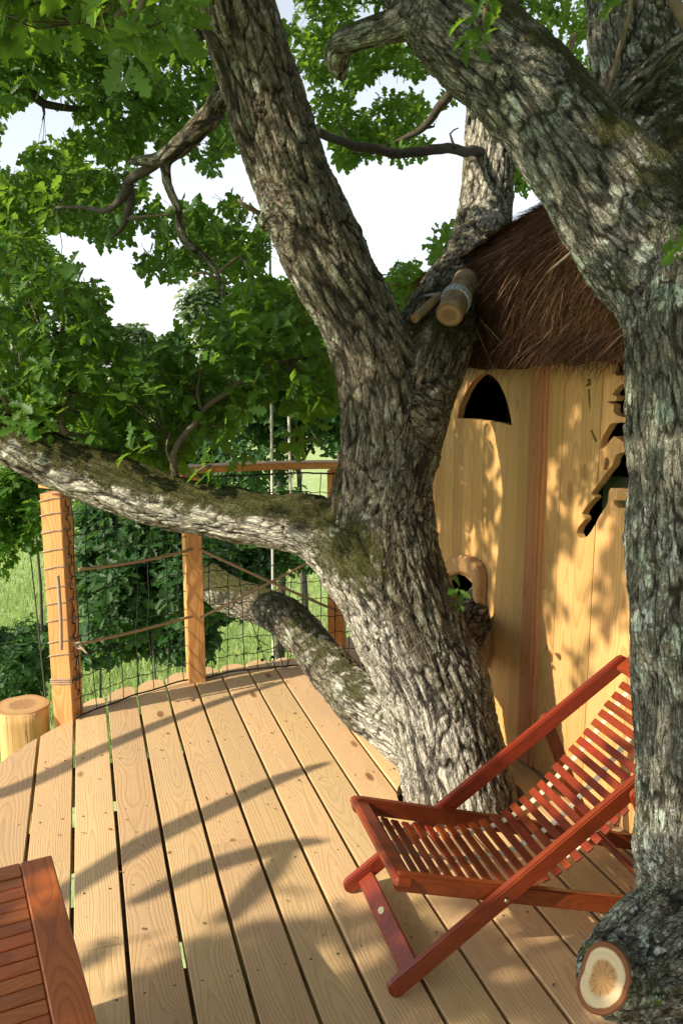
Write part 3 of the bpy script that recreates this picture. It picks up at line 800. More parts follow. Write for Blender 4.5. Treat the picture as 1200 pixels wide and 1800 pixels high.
# ------------------------------------------------------------------ foliage
def leaf_template(fine=True):
    if fine:
        h = [(0, 0), (.05, .012), (.16, .03), (.22, .11), (.28, .12), (.33, .055), (.40, .18), (.47, .20), (.52, .09), (.60, .24), (.68, .25), (.72, .13), (.80, .20), (.87, .18), (.90, .10), (.97, .07), (1, 0)]
    else:
        h = [(0, 0), (.18, .05), (.27, .19), (.38, .10), (.50, .26), (.62, .14), (.74, .26), (.9, .13), (1, 0)]
    bm = bmesh.new()
    mid = [bm.verts.new((x, 0, 0)) for x in ((0, .33, .62, 1) if fine else (0, .5, 1))]
    def side(sg):
        vs = [bm.verts.new((x, sg * y, 0)) for x, y in h[1:-1]]
        loop = [mid[0]] + vs + mid[:0:-1]
        if sg < 0: loop = loop[::-1]
        bm.faces.new(loop)
    side(1); side(-1)
    bmesh.ops.triangulate(bm, faces=bm.faces[:])
    for v in bm.verts:
        x, y = v.co.x, v.co.y
        v.co.z = .38 * abs(y) - .16 * x * x + .03 * math.sin(x * 16) * abs(y) * 4
    bm.verts.index_update()
    V = np.array([v.co[:] for v in bm.verts]); F = np.array([[v.index for v in f.verts] for f in bm.faces]); bm.free()
    return V, F
LT1 = leaf_template(True); LT2 = leaf_template(False)
class Leaves:
    """collects leaf placements"""
    def __init__(s): s.p = []; s.d = []; s.n = []; s.s = []; s.tw = []
    def cluster(s, c, size, k, rnd, axis=None, spread=1.0):
        ax = axis if axis is not None else Vector((rnd.gauss(0, 1), rnd.gauss(0, 1), rnd.gauss(.25, .6))).normalized()
        a = ax.orthogonal().normalized(); b = ax.cross(a)
        ph = rnd.random() * 6.28
        for i in range(k):
            t = ph + i * 2.4; el = rnd.uniform(.1, .75) * spread
            d = (a * math.cos(t) + b * math.sin(t)) * math.cos(el) + ax * math.sin(el) + Vector((0, 0, -.18))
            nrm = ax * .9 + Vector((0, 0, .6)) + Vector((rnd.gauss(0, .35), rnd.gauss(0, .35), rnd.gauss(0, .3)))
            st = c - ax * (i / k) * size * .5 + Vector((rnd.gauss(0, .12), rnd.gauss(0, .12), rnd.gauss(0, .12))) * size
            s.p.append(tuple(st)); s.d.append(tuple(d)); s.n.append(tuple(nrm)); s.s.append(size * rnd.uniform(.62, 1.15))
    def arrays(s):
        p = np.array(s.p); d = np.array(s.d); n_ = np.array(s.n); sc = np.array(s.s)
        d /= np.linalg.norm(d, axis=1)[:, None]
        y = np.cross(n_, d); y /= np.linalg.norm(y, axis=1)[:, None] + 1e-9
        z = np.cross(d, y)
        Rm = np.stack([d, y, z], 2)
        return p, Rm, sc
    def mesh(s, name, T, idx=None):
        p, Rm, sc = s.arrays()
        if idx is not None: p, Rm, sc = p[idx], Rm[idx], sc[idx]
        V0, F0 = T; N = len(p)
        cur = NR.uniform(.3, 2.2, N)
        Vl = np.repeat(V0[None], N, 0).copy(); Vl[:, :, 2] *= cur[:, None]; Vl[:, :, 1] *= NR.uniform(.85, 1.25, N)[:, None]
        V = np.einsum('nij,nkj->nki', Rm, Vl) * sc[:, None, None] + p[:, None, :]
        F = F0[None] + (np.arange(N) * len(V0))[:, None, None]
        me = mesh_np(name, V.reshape(-1, 3), F.reshape(-1, 3), False)
        at = me.attributes.new('rnd', 'FLOAT', 'POINT'); at.data.foreach_set('value', np.repeat(NR.rand(N), len(V0)).astype(np.float32))
        return me
def inpoly(x, y, poly):
    c = False; n_ = len(poly); j = n_ - 1
    for i in range(n_):
        xi, yi = poly[i]; xj, yj = poly[j]
        if (yi > y) != (yj > y) and x < (xj - xi) * (y - yi) / (yj - yi) + xi: c = not c
        j = i
    return c
GAPS = [[(30, 175), (95, 185), (115, 240), (70, 262), (0, 300), (-20, 240)], [(55, 385), (110, 400), (190, 450), (235, 400), (235, 500), (290, 540), (300, 600), (225, 590), (185, 555), (165, 480), (100, 460), (60, 440)],
        [(290, 540), (420, 520), (380, 560), (330, 600)], [(330, 350), (385, 330), (370, 270), (440, 265), (460, 330), (440, 370), (400, 350)], [(590, 285), (720, 270), (815, 280), (815, 380), (760, 400), (680, 470), (640, 500), (600, 330)],
        [(760, 180), (815, 195), (810, 250), (740, 245)], [(480, -20), (525, -20), (510, 50), (485, 60)], [(905, 335), (985, 330), (960, 380), (905, 385)], [(235, 385), (290, 420), (240, 460), (205, 440)]]
def spray(poly, D0, D1, count, rnd, nsc=70, thr=0.0, seed=0.0):
    """cluster centres: points in a patch of the view, each at its own real distance, thinned by a clumping field"""
    xs_ = [p[0] for p in poly]; ys_ = [p[1] for p in poly]; out = []; tries = 0
    while len(out) < count and tries < count * 60:
        tries += 1
        x = rnd.uniform(min(xs_), max(xs_)); y = rnd.uniform(min(ys_), max(ys_))
        if not inpoly(x, y, poly) or any(inpoly(x, y, g_) for g_ in GAPS): continue
        if noise.noise(Vector((x / nsc, y / nsc, seed))) < thr: continue
        out.append(P(x, y, rnd.uniform(D0, D1)))
    return out
def twigs_mesh(name, segs):
    items = []
    for a, b, r in segs:
        m = a.lerp(b, .5) + Vector((R.gauss(0, 1), R.gauss(0, 1), R.gauss(0, 1))) * (b - a).length * .07
        items.append((np.array([tuple(a), tuple(m), tuple(b)]), np.array([r, r * .8, r * .45])))
    return tubes_mesh(name, items, 4)
def nearest_branch(c, pts):
    best = None; bd = 1e9
    for p in pts:
        d = (p - c).length
        if d < bd: bd = d; best = p
    return best, bd

def branch(name, pts, parent, mat):
    C = catmull([(*P(x, y, D), r) for x, y, D, r in pts], .04)
    n_ = len(C)
    C[:, :3] += np.array([[noise.noise(Vector((i * .3, 1, k * 7.7))) * .5 * C[i, 3] for k in range(3)] for i in range(n_)])
    me = tubes_mesh(name, [(C[:, :3], np.maximum(.0015, C[:, 3]))], 8)
    link(name, me, mat, parent)
    return [Vector(c[:3]) for c in C[::2]]

FOL_A = Leaves(); brA = []; segA = []
# visible small branches of the forked oak
brdef = [
 [(120, 765, 3.2, .016), (105, 745, 3.2, .015), (118, 720, 3.22, .013), (124, 690, 3.25, .011), (118, 640, 3.3, .009), (105, 600, 3.3, .008), (118, 555, 3.3, .006), (126, 520, 3.35, .004)],
 [(120, 640, 3.3, .009), (92, 600, 3.35, .007), (65, 560, 3.4, .006), (50, 500, 3.45, .004), (70, 450, 3.5, .003)],
 [(118, 645, 3.3, .009), (160, 600, 3.35, .007), (180, 550, 3.4, .005), (165, 490, 3.45, .003)],
 [(105, 760, 3.2, .010), (170, 767, 3.3, .008), (245, 767, 3.4, .005), (290, 745, 3.5, .003)],
 [(308, 838, 3.13, .015), (303, 805, 3.15, .014), (318, 775, 3.2, .012), (345, 740, 3.25, .011), (362, 715, 3.3, .010), (400, 690, 3.35, .010), (440, 660, 3.4, .009), (480, 640, 3.45, .008), (520, 628, 3.5, .007), (560, 610, 3.55, .004)],
 [(355, 722, 3.3, .007), (345, 690, 3.3, .006), (352, 660, 3.35, .005), (340, 620, 3.4, .003)],
 [(440, 660, 3.4, .007), (450, 610, 3.45, .006), (470, 560, 3.5, .004), (460, 520, 3.55, .003)],
 [(400, 690, 3.35, .006), (410, 640, 3.45, .005), (395, 590, 3.5, .003)],
 [(20, 740, 3.2, .014), (5, 690, 3.2, .013), (-10, 640, 3.2, .011), (-20, 560, 3.25, .008), (10, 500, 3.3, .005)],
 [(310, 835, 3.1, .005), (292, 790, 3.12, .004), (300, 760, 3.15, .003)],
 [(355, 845, 3.1, .005), (345, 828, 3.08, .004), (372, 818, 3.05, .003)],
 [(855, 268, 4.8, .03), (815, 264, 4.5, .026), (770, 262, 4.2, .024), (720, 268, 4.1, .022), (650, 262, 4.0, .021), (600, 248, 3.9, .019), (560, 235, 3.7, .02)],
 [(640, 262, 4.0, .009), (615, 250, 4.0, .006), (590, 205, 4.0, .004)],
 [(800, 262, 4.3, .008), (790, 235, 4.3, .005), (805, 225, 4.3, .003)],
 [(870, 100, 4.5, .03), (800, 150, 4.7, .028), (770, 190, 4.8, .024), (745, 225, 4.9, .02), (705, 245, 5.0, .014), (660, 270, 5.1, .006)],
 [(745, 225, 4.9, .01), (762, 222, 4.9, .006), (762, 216, 4.9, .002)],
 [(-40, 30, 4.2, .035), (0, 85, 4.3, .030), (30, 120, 4.35, .028), (52, 155, 4.4, .028), (75, 182, 4.45, .022), (120, 190, 4.5, .018), (160, 190, 4.55, .014), (200, 170, 4.6, .010), (240, 175, 4.7, .006)],
 [(-40, 160, 4.3, .022), (10, 155, 4.4, .018), (52, 160, 4.42, .016)],
 [(75, 182, 4.45, .010), (78, 200, 4.45, .006), (75, 212, 4.45, .003)],
 [(355, 60, 2.95, .02), (330, 75, 3.0, .018), (300, 78, 3.05, .014), (260, 90, 3.1, .008)],
 [(225, 325, 3.5, .022), (215, 345, 3.5, .018), (190, 370, 3.6, .012), (150, 365, 3.7, .009), (100, 365, 3.8, .005)],
 [(285, 278, 3.35, .02), (240, 310, 3.45, .02), (225, 325, 3.5, .02), (228, 350, 3.5, .02), (222, 385, 3.5, .013), (212, 405, 3.5, .008), (195, 420, 3.5, .004)],
 [(222, 385, 3.5, .009), (260, 380, 3.5, .006), (300, 378, 3.5, .004)],
 [(385, 495, 3.4, .007), (360, 478, 3.4, .006), (335, 485, 3.4, .004)],
 [(384, 480, 3.4, .007), (405, 460, 3.4, .006), (422, 450, 3.4, .003)],
 [(455, 375, 2.93, .009), (437, 365, 2.9, .008), (418, 350, 2.88, .004)],
 [(392, 205, 3.1, .007), (365, 212, 3.0, .007), (338, 218, 2.95, .006)],
 [(650, 485, 4.2, .004), (680, 500, 4.2, .003), (700, 498, 4.2, .002)],
 [(130, 1040, 6.0, .03), (165, 1025, 6.0, .033), (200, 1030, 6.1, .036), (222, 1050, 6.2, .035), (240, 1085, 6.3, .03), (262, 1100, 6.3, .02)],
 [(240, 1090, 6.3, .03), (262, 1085, 6.3, .045), (285, 1080, 6.2, .05), (310, 1050, 6.0, .06), (345, 1020, 5.7, .06)],
]
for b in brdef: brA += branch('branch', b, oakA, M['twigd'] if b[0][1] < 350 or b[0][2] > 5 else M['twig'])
# broken mossy limb stump below the railing rope
def addc(L, pts, size, k, rnd, brs, segs, r=.0022, maxd=.9):
    for c in pts:
        ax = None
        if brs:
            b, d = nearest_branch(c, brs)
            if d < maxd:
                ax = (c - b).normalized() + Vector((rnd.gauss(0, .3), rnd.gauss(0, .3), rnd.gauss(0, .3) + .2)); ax.normalize()
                segs.append((b if d < .28 else c - ax * rnd.uniform(.06, .11), c, r))
            else:
                ax = Vector((rnd.gauss(0, .6), rnd.gauss(0, .6), rnd.gauss(.2, .5))).normalized()
                segs.append((c - ax * .08, c, r))
        L.cluster(c, size, k, rnd, ax)
rf = random.Random(21)
# large leaves over the left limb
pl = [(-60, 430), (40, 400), (70, 460), (120, 470), (160, 470), (180, 540), (175, 590), (240, 620), (270, 600), (290, 640), (260, 700), (280, 760), (240, 800), (160, 780), (100, 760), (20, 740), (-60, 700)]
addc(FOL_A, spray(pl, 3.0, 4.0, 400, rf, 55, -.14, 1), .080, 6, rf, brA, segA)
pm = [(290, 640), (330, 580), (300, 560), (350, 560), (390, 500), (480, 490), (540, 500), (560, 560), (590, 640), (590, 720), (540, 740), (480, 700), (430, 730), (400, 760), (360, 790), (330, 740), (280, 720)]
addc(FOL_A, spray(pm, 3.2, 4.2, 360, rf, 55, -.12, 2), .080, 6, rf, brA, segA)
addc(FOL_A, spray([(160, 740), (300, 700), (330, 790), (300, 835), (240, 815), (180, 790)], 3.3, 4.2, 110, rf, 50, -.25, 3), .082, 6, rf, brA, segA)
addc(FOL_A, [P(355, 815, 3.05), P(365, 825, 3.05), P(430, 800, 3.6), P(355, 765, 3.3), P(350, 745, 3.3), P(80, 725, 3.1), P(85, 745, 3.1), P(530, 770, 3.5), P(545, 760, 3.5), P(520, 785, 3.6), P(560, 720, 3.5), P(310, 590, 3.3), P(320, 600, 3.3), P(305, 610, 3.3), P(215, 600, 3.3)], .095, 5, rf, brA, segA)
NEAR_A = len(FOL_A.p)
# canopy upper left, farther
FOL_A2 = Leaves(); seg2 = []
ul = [(-60, -60), (360, -60), (380, 60), (395, 150), (440, 250), (420, 280), (370, 300), (300, 260), (240, 280), (230, 420), (180, 430), (100, 380), (60, 330), (-60, 470)]
addc(FOL_A2, spray(ul, 4.2, 6.2, 760, rf, 48, .02, 4), .078, 6, rf, brA, seg2, .0014, 1.4)
for q, n_, sd in ((([(0, 60), (130, 60), (200, 180), (60, 160), (40, 230), (-60, 260), (-60, 60)]), 150, 5), ([(20, 260), (130, 270), (200, 330), (210, 420), (170, 430), (90, 370), (0, 380)], 120, 6),
                  ([(190, 300), (260, 300), (240, 400), (190, 430), (160, 400)], 45, 7), ([(230, 360), (330, 370), (450, 360), (480, 430), (450, 480), (380, 470), (330, 500), (240, 470)], 150, 8),
                  ([(210, 500), (280, 510), (280, 530), (205, 530)], 16, 9), ([(330, 400), (380, 380), (420, 330), (440, 400), (480, 440), (420, 460)], 60, 10),
                  ([(380, 500), (420, 495), (520, 500), (500, 540), (420, 540)], 40, 11), ([(-60, 330), (60, 330), (110, 400), (70, 450), (-60, 470)], 130, 12)):
    addc(FOL_A2, spray(q, 3.9, 5.4, n_, rf, 45, -.22, sd), .076, 6, rf, brA, seg2, .0014, 1.4)
for q, n_, sd in (([(-60, -40), (140, -40), (140, 100), (60, 160), (-60, 180)], 150, 51), ([(-60, 290), (30, 310), (60, 400), (-60, 480)], 110, 52), ([(120, 60), (380, 60), (400, 240), (240, 280), (140, 200)], 180, 53)):
    addc(FOL_A2, spray(q, 4.0, 5.6, n_, rf, 40, -.25, sd), .074, 6, rf, brA, seg2, .0014, 1.2)
# middle canopy behind the forks
for q, n_, sd in (([(480, -40), (760, -40), (690, 60), (750, 110), (800, 170), (760, 210), (720, 250), (640, 280), (590, 270), (560, 220), (520, 150), (500, 80)], 430, 13),
                  ([(560, 255), (640, 270), (640, 290), (580, 290)], 18, 14), ([(640, 240), (760, 250), (720, 310), (660, 290)], 26, 15),
                  ([(900, -40), (1050, -40), (1050, 170), (990, 100), (900, 30)], 100, 16), ([(890, 240), (930, 320), (900, 330)], 22, 17), ([(1170, -40), (1260, -40), (1260, 120), (1190, 60)], 60, 18),
                  ([(670, 520), (690, 470), (740, 430), (780, 400), (820, 390), (810, 470), (760, 500), (720, 560), (680, 560)], 190, 19), ([(880, 400), (930, 390), (920, 430), (880, 440)], 14, 20)):
    addc(FOL_A2, spray(q, 4.9, 6.8, n_, rf, 60, -.22, sd), .078, 6, rf, brA, seg2, .0014, 1.2)
# big near leaves of the right-hand oak hanging into the top left
FOL_B = Leaves(); segB = []; brB = []
for b in ([(420, -260, 1.6, .012), (330, -120, 1.6, .010), (250, -30, 1.6, .007), (200, 30, 1.6, .004)], [(250, -30, 1.6, .005), (210, 0, 1.6, .004), (150, 40, 1.7, .003)], [(260, -30, 1.6, .006), (235, 40, 1.55, .003), (232, 70, 1.55, .002)],
          [(860, -40, 2.05, .006), (850, 30, 2.02, .005), (855, 80, 2.0, .003)], [(1010, 60, 2.1, .006), (1000, 90, 2.1, .006), (980, 130, 2.1, .005), (955, 175, 2.1, .005), (950, 195, 2.1, .005)],
          [(1100, -60, 2.1, .006), (1105, 0, 2.1, .006), (1100, 45, 2.1, .006), (1085, 100, 2.15, .006), (1060, 170, 2.15, .006), (1050, 190, 2.15, .005)],
          [(1215, 60, 2.1, .018), (1195, 30, 2.1, .016), (1175, -20, 2.1, .012)],
          [(960, 480, 2.0, .003), (1030, 420, 1.95, .004), (1080, 385, 1.92, .004), (1090, 330, 1.92, .003)]):
    brB += branch('branch', b, oakB, M['twig'])
addc(FOL_B, spray([(-40, -80), (330, -80), (340, 20), (290, 60), (230, 60), (180, 30), (80, 40), (-40, 70)], 1.6, 2.5, 130, rf, 60, -.2, 22), .078, 5, rf, brB, segB)
addc(FOL_B, [P(232, 40, 1.5), P(238, 60, 1.5), P(228, 85, 1.5), P(245, 100, 1.55), P(270, 80, 1.6), P(220, 20, 1.5), P(280, 30, 1.5)], .075, 4, rf, brB, segB)
addc(FOL_B, [P(848, 5, 2.0), P(835, 30, 2.0), P(850, 55, 2.0), P(838, 75, 2.0), P(1080, 10, 2.1), P(1070, -10, 2.1)], .07, 4, rf, brB, segB)
addc(FOL_B, [P(1190, 400, 1.55), P(1180, 425, 1.55), P(1200, 445, 1.55), P(1195, 415, 1.55)], .05, 3, rf, [], segB)
# young leaves on bark
for px, py, D, s_ in ((1138, 1742, 1.50, .030), (805, 1035, 2.85, .05), (808, 1062, 2.85, .05), (1035, 1675, 1.5, .02), (360, 640, 3.3, .07)):
    FOL_B.cluster(P(px, py, D), s_, 4, rf, Vector((-.3, -.8, .4)))

# boughs and leaf clusters added out of view to shade trunk, deck and hut
def band(pts, d, r, name='branch'):  # unseen branches, shaped so their shadows cross the deck in bands
    C = catmull([(*(Vector((x, y, 0)) + S * (d + e)), rr_) for x, y, e, rr_ in pts], .05)
    me = tubes_mesh('branch', [(C[:, :3], C[:, 3] * r)], 10); link('branch', me, M['twig'], oakA)
    return C
band([(-2.1, 2.4, 1.1, 1.5), (-1.7, 2.75, .6, 1.3), (-1.3, 2.95, .2, 1.1), (-1.0, 3.36, 0, 1.0), (-.64, 3.80, .1, .8), (-.3, 4.1, .3, .5)], 2.6, .036)
band([(-1.0, 2.1, .8, .8), (-.72, 2.55, .2, 1.2), (-.50, 2.80, 0, 1.15), (-.25, 3.06, .1, 1.0), (-.05, 3.2, .3, .4)], 2.7, .036)
band([(-.62, 2.30, .4, .6), (-.42, 2.48, 0, 1.1), (-.17, 2.60, 0, .9), (-.05, 2.62, 0, .2)], 3.3, .04)
band([(-.17, 2.60, 0, .5), (-.24, 2.42, 0, 1.0), (-.33, 2.22, .1, .8)], 3.3, .035)
def off_frame(c, m=40):
    pr = proj(c)
    return pr is None or pr[0] < -m or pr[0] > 1200 + m or pr[1] < -m or pr[1] > 1800 + m
FOL_SHADE = Leaves(); segS = []
LIT = [(P(857, 290, 4.8), .38), (P(857, 340, 4.8), .3), (P(535, 430, 3.0), .20), (P(590, 540, 3.0), .13), (P(620, 660, 2.9), .10), (P(700, 1250, 2.8), .42), (P(650, 1130, 2.8), .22), (P(760, 1380, 2.7), .2), (P(590, 1000, 2.9), .14),
       (P(870, 590, 3.3), .09), (P(950, 400, 3.6), .12), (P(400, 930, 3.0), .25), (P(250, 890, 3.1), .2), (P(110, 1000, 3.6), .25), (P(340, 1090, 4.1), .2), (P(540, 1140, 3.9), .25), (P(450, 1430, 2.7), .3), (P(250, 1400, 2.9), .4),
       (P(60, 1420, 2.7), .22), (P(560, 1280, 3.3), .35), (P(1040, 880, 2.9), .13), (P(790, 800, 3.7), .07), (P(1000, 1010, 3.0), .12), (P(960, 830, 3.1), .08), (P(1060, 1130, 2.8), .10), (P(350, 225, 3.2), .12), (P(960, 1400, 2.4), .12)]
def in_light(c):
    for T, r in LIT:
        v = c - T; t = v.dot(S)
        if t > 0 and (v - S * t).length < r: return True
    return False
def shade(T, dists, rad, count, size=.12, k=6):  # leaf clusters added out of view along the sun path to block it
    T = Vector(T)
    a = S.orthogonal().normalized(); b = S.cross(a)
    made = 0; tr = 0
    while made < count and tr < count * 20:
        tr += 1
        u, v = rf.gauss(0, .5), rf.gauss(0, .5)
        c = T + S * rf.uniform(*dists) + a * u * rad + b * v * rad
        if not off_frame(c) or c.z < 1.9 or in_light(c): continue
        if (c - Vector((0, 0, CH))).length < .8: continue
        FOL_SHADE.cluster(c, size, k, rf); made += 1
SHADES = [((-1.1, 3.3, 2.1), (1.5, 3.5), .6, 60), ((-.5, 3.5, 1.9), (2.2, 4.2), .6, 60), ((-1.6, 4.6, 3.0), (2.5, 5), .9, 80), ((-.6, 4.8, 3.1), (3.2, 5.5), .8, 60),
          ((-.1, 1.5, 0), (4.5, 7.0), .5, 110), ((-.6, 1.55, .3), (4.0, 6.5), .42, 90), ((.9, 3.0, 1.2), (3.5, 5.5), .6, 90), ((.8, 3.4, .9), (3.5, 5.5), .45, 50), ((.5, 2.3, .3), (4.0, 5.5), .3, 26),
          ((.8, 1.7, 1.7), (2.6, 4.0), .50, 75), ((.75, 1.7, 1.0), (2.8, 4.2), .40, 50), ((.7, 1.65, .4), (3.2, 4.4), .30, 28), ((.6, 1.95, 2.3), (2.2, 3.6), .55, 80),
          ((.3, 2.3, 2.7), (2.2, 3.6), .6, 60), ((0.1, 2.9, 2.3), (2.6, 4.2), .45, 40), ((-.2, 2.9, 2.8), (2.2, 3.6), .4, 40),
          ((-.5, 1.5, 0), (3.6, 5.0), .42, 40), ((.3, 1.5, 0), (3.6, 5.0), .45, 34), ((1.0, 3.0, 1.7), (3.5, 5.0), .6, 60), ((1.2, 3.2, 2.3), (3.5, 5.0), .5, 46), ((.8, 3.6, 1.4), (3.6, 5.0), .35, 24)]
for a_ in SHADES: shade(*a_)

def canopy(count, x0, x1, y0, y1, z0, z1, size=.15):
    made = 0; tr = 0
    while made < count and tr < count * 30:
        tr += 1
        c = Vector((rf.uniform(x0, x1), rf.uniform(y0, y1), 0)); c.z = rf.uniform(z0, z1) - .05 * ((c.x - .8) ** 2 + (c.y - 2.4) ** 2) * .5
        if not off_frame(c, 60) or in_light(c): continue
        if noise.noise(c * .8) < -.25: continue
        FOL_SHADE.cluster(c, size, 6, rf, Vector((rf.gauss(0, .3), rf.gauss(0, .3), 1)).normalized()); made += 1
canopy(2300, -2.6, 4.5, -2.5, 5.5, 4.0, 5.6)
canopy(700, .8, 4.8, -2.5, 3.5, 2.6, 4.2)
def finish_foliage(tree, groups, segs, near, T1, matn):
    """the leaves that show largest become objects of their own, the rest one mass"""
    L = near; p, Rm, sc = L.arrays()
    key = []
    for i in range(len(p)):
        pr = proj(p[i])
        key.append(sc[i] / pr[2] if pr and 0 < pr[0] < 1200 and 0 < pr[1] < 1800 else -1)
    order = np.argsort(-np.array(key))
    top = [i for i in order[:300] if key[i] > 0]
    lm = [mesh_np('leaf', LT1[0] * np.array([1, sy, sz]), LT1[1]) for sy, sz in ((1, 1), (1.15, .4), (.95, 1.8))]
    for m_ in lm: m_.materials.append(M[matn])
    offs = Matrix.Translation(-Vector(tree.location))
    for i in top:
        o = bpy.data.objects.new('leaf', lm[i % 3]); COL.objects.link(o); o.parent = tree
        m = Matrix.Identity(4)
        for a in range(3):
            for b in range(3): m[a][b] = Rm[i][a][b] * sc[i]
            m[a][3] = p[i][a]
        o.matrix_local = offs @ m
    rest = np.array(sorted(set(range(len(p))) - set(top)))
    if len(rest):
        o = link('foliage', L.mesh('foliage', LT1, rest), M[matn], tree); o['kind'] = 'stuff'
    for L2, T2, mn in groups:
        o = link('foliage', L2.mesh('foliage', T2), M[mn], tree); o['kind'] = 'stuff'
    if segs:
        o = link('twigs', twigs_mesh('twigs', segs), M['twigd'], tree); o['kind'] = 'stuff'
finish_foliage(oakA, [(FOL_A2, LT2, 'leafB')], segA + seg2, FOL_A, LT1, 'leafA')
finish_foliage(oakB, [(FOL_SHADE, LT2, 'leafD')], segB, FOL_B, LT1, 'leafA')  # second mass includes the unseen leaves added for shade

# ------------------------------------------------------------------ other trees and shrubs beyond the deck
def bg_tree(name, label, cx, cy, zc, rx, ry, rz, nclu, size, mat, group, trunk_r=.12, lobes=9, seed=1, k=6, cat='tree', T=LT2, gz=GZ, inner=.55):
    rr_ = random.Random(seed)
    root = empty(name, (cx, cy, gz)); tag(root, label, cat, group)
    L = Leaves(); lob = []
    for i in range(lobes):
        v = Vector((rr_.gauss(0, 1), rr_.gauss(0, 1), rr_.gauss(.1, .8))).normalized() * rr_.uniform(.35, .75)
        lob.append((v, rr_.uniform(.32, .52)))
    for i in range(nclu):
        v, r_ = lob[rr_.randrange(lobes)]
        d = Vector((rr_.gauss(0, 1), rr_.gauss(0, 1), rr_.gauss(.15, 1))).normalized() * r_ * rr_.uniform(inner, 1.05)
        q = v + d; c = Vector((cx + q.x * rx, cy + q.y * ry, zc + q.z * rz))
        if c.z < gz + .3: continue
        L.cluster(c, size, k, rr_, (d + Vector((0, 0, .3))).normalized())
    cr = link('crown', L.mesh('crown', T), M[mat], root); cr['kind'] = 'stuff'
    top = Vector((cx, cy, zc + rz * .2))
    items = [(np.array([(cx, cy, gz - .2), (cx + .1, cy, (gz + zc) / 2), tuple(top)]), np.array([trunk_r * 1.4, trunk_r, trunk_r * .35]))]
    for v, r_ in lob:
        e = Vector((cx + v.x * rx, cy + v.y * ry, zc + v.z * rz)); st = Vector((cx, cy, zc - rz * .6 + .5 * rz * rr_.random()))
        items.append((np.array([tuple(st), tuple(st.lerp(e, .5) + Vector((0, 0, -.06 * rz))), tuple(e)]), np.array([trunk_r * .5, trunk_r * .3, trunk_r * .1])))
    link('trunk', tubes_mesh('trunk', items, 7), M['twigd'], root)
    return root
gb = 'young oaks and shrubs beyond the railing'
T_ = lambda px, py, D: P(px, py, D)
def bt(label, px, py, D, wpx, hpx, n_, size, mat, seed, cat='tree', name='oak_sapling', depth=None, grp=gb, **kw):
    c = T_(px, py, D); zc = D * CP
    rx = wpx / FPX * zc / 2; rz = hpx / FPX * zc / 2
    return bg_tree(name, label, c.x, c.y, c.z, rx, depth or rx, rz, n_, size, mat, grp, seed=seed, cat=cat, **kw)
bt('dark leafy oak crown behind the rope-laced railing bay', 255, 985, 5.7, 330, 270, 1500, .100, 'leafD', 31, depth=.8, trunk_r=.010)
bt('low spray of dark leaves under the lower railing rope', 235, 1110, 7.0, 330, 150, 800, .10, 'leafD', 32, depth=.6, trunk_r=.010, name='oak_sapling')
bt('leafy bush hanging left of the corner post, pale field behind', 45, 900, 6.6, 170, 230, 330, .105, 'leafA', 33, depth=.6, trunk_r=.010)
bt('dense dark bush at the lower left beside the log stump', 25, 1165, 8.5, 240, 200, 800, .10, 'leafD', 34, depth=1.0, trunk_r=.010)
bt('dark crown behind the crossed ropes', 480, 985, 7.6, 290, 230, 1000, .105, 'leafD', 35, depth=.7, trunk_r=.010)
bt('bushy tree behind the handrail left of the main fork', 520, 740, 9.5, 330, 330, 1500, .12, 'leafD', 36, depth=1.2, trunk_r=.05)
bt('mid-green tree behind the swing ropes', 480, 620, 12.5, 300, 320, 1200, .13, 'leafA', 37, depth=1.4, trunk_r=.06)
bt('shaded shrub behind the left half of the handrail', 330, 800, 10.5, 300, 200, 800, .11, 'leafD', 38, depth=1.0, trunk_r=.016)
bt('shrub showing between the long limb and the meadow', 150, 800, 12.0, 300, 230, 800, .12, 'leafA', 39, depth=1.2, trunk_r=.016)
bt('bright small tree lit from the side beyond the left foliage', 20, 470, 9.0, 150, 200, 260, .11, 'leafL', 40, depth=1.0, trunk_r=.016)
bt('tall shaded tree beyond the handrail at the right of the fork gap', 590, 640, 15.0, 240, 300, 800, .14, 'leafA', 41, depth=1.2, trunk_r=.06)
# distant hedgerow trees, each on its own
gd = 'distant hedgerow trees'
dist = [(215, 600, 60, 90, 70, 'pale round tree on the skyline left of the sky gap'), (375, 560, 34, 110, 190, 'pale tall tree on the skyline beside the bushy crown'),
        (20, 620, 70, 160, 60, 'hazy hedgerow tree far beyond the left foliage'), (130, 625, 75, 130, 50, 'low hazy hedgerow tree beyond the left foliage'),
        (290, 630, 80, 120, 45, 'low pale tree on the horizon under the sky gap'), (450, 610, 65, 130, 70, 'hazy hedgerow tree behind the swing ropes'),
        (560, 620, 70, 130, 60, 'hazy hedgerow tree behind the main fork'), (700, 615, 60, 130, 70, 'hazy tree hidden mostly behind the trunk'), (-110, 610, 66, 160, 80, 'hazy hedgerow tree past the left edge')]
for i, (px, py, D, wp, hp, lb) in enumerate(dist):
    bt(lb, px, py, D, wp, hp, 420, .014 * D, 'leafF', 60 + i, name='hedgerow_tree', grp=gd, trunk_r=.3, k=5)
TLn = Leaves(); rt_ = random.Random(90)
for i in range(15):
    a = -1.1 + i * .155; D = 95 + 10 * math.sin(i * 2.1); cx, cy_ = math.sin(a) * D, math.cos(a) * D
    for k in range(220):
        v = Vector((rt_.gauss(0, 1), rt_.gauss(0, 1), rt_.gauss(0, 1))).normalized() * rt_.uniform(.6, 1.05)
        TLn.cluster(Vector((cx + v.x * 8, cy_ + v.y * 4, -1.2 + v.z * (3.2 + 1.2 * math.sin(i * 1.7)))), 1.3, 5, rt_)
tag(link('treeline', TLn.mesh('treeline', LT2), M['leafF']), 'continuous pale line of trees along the far horizon', 'treeline', kind='stuff')

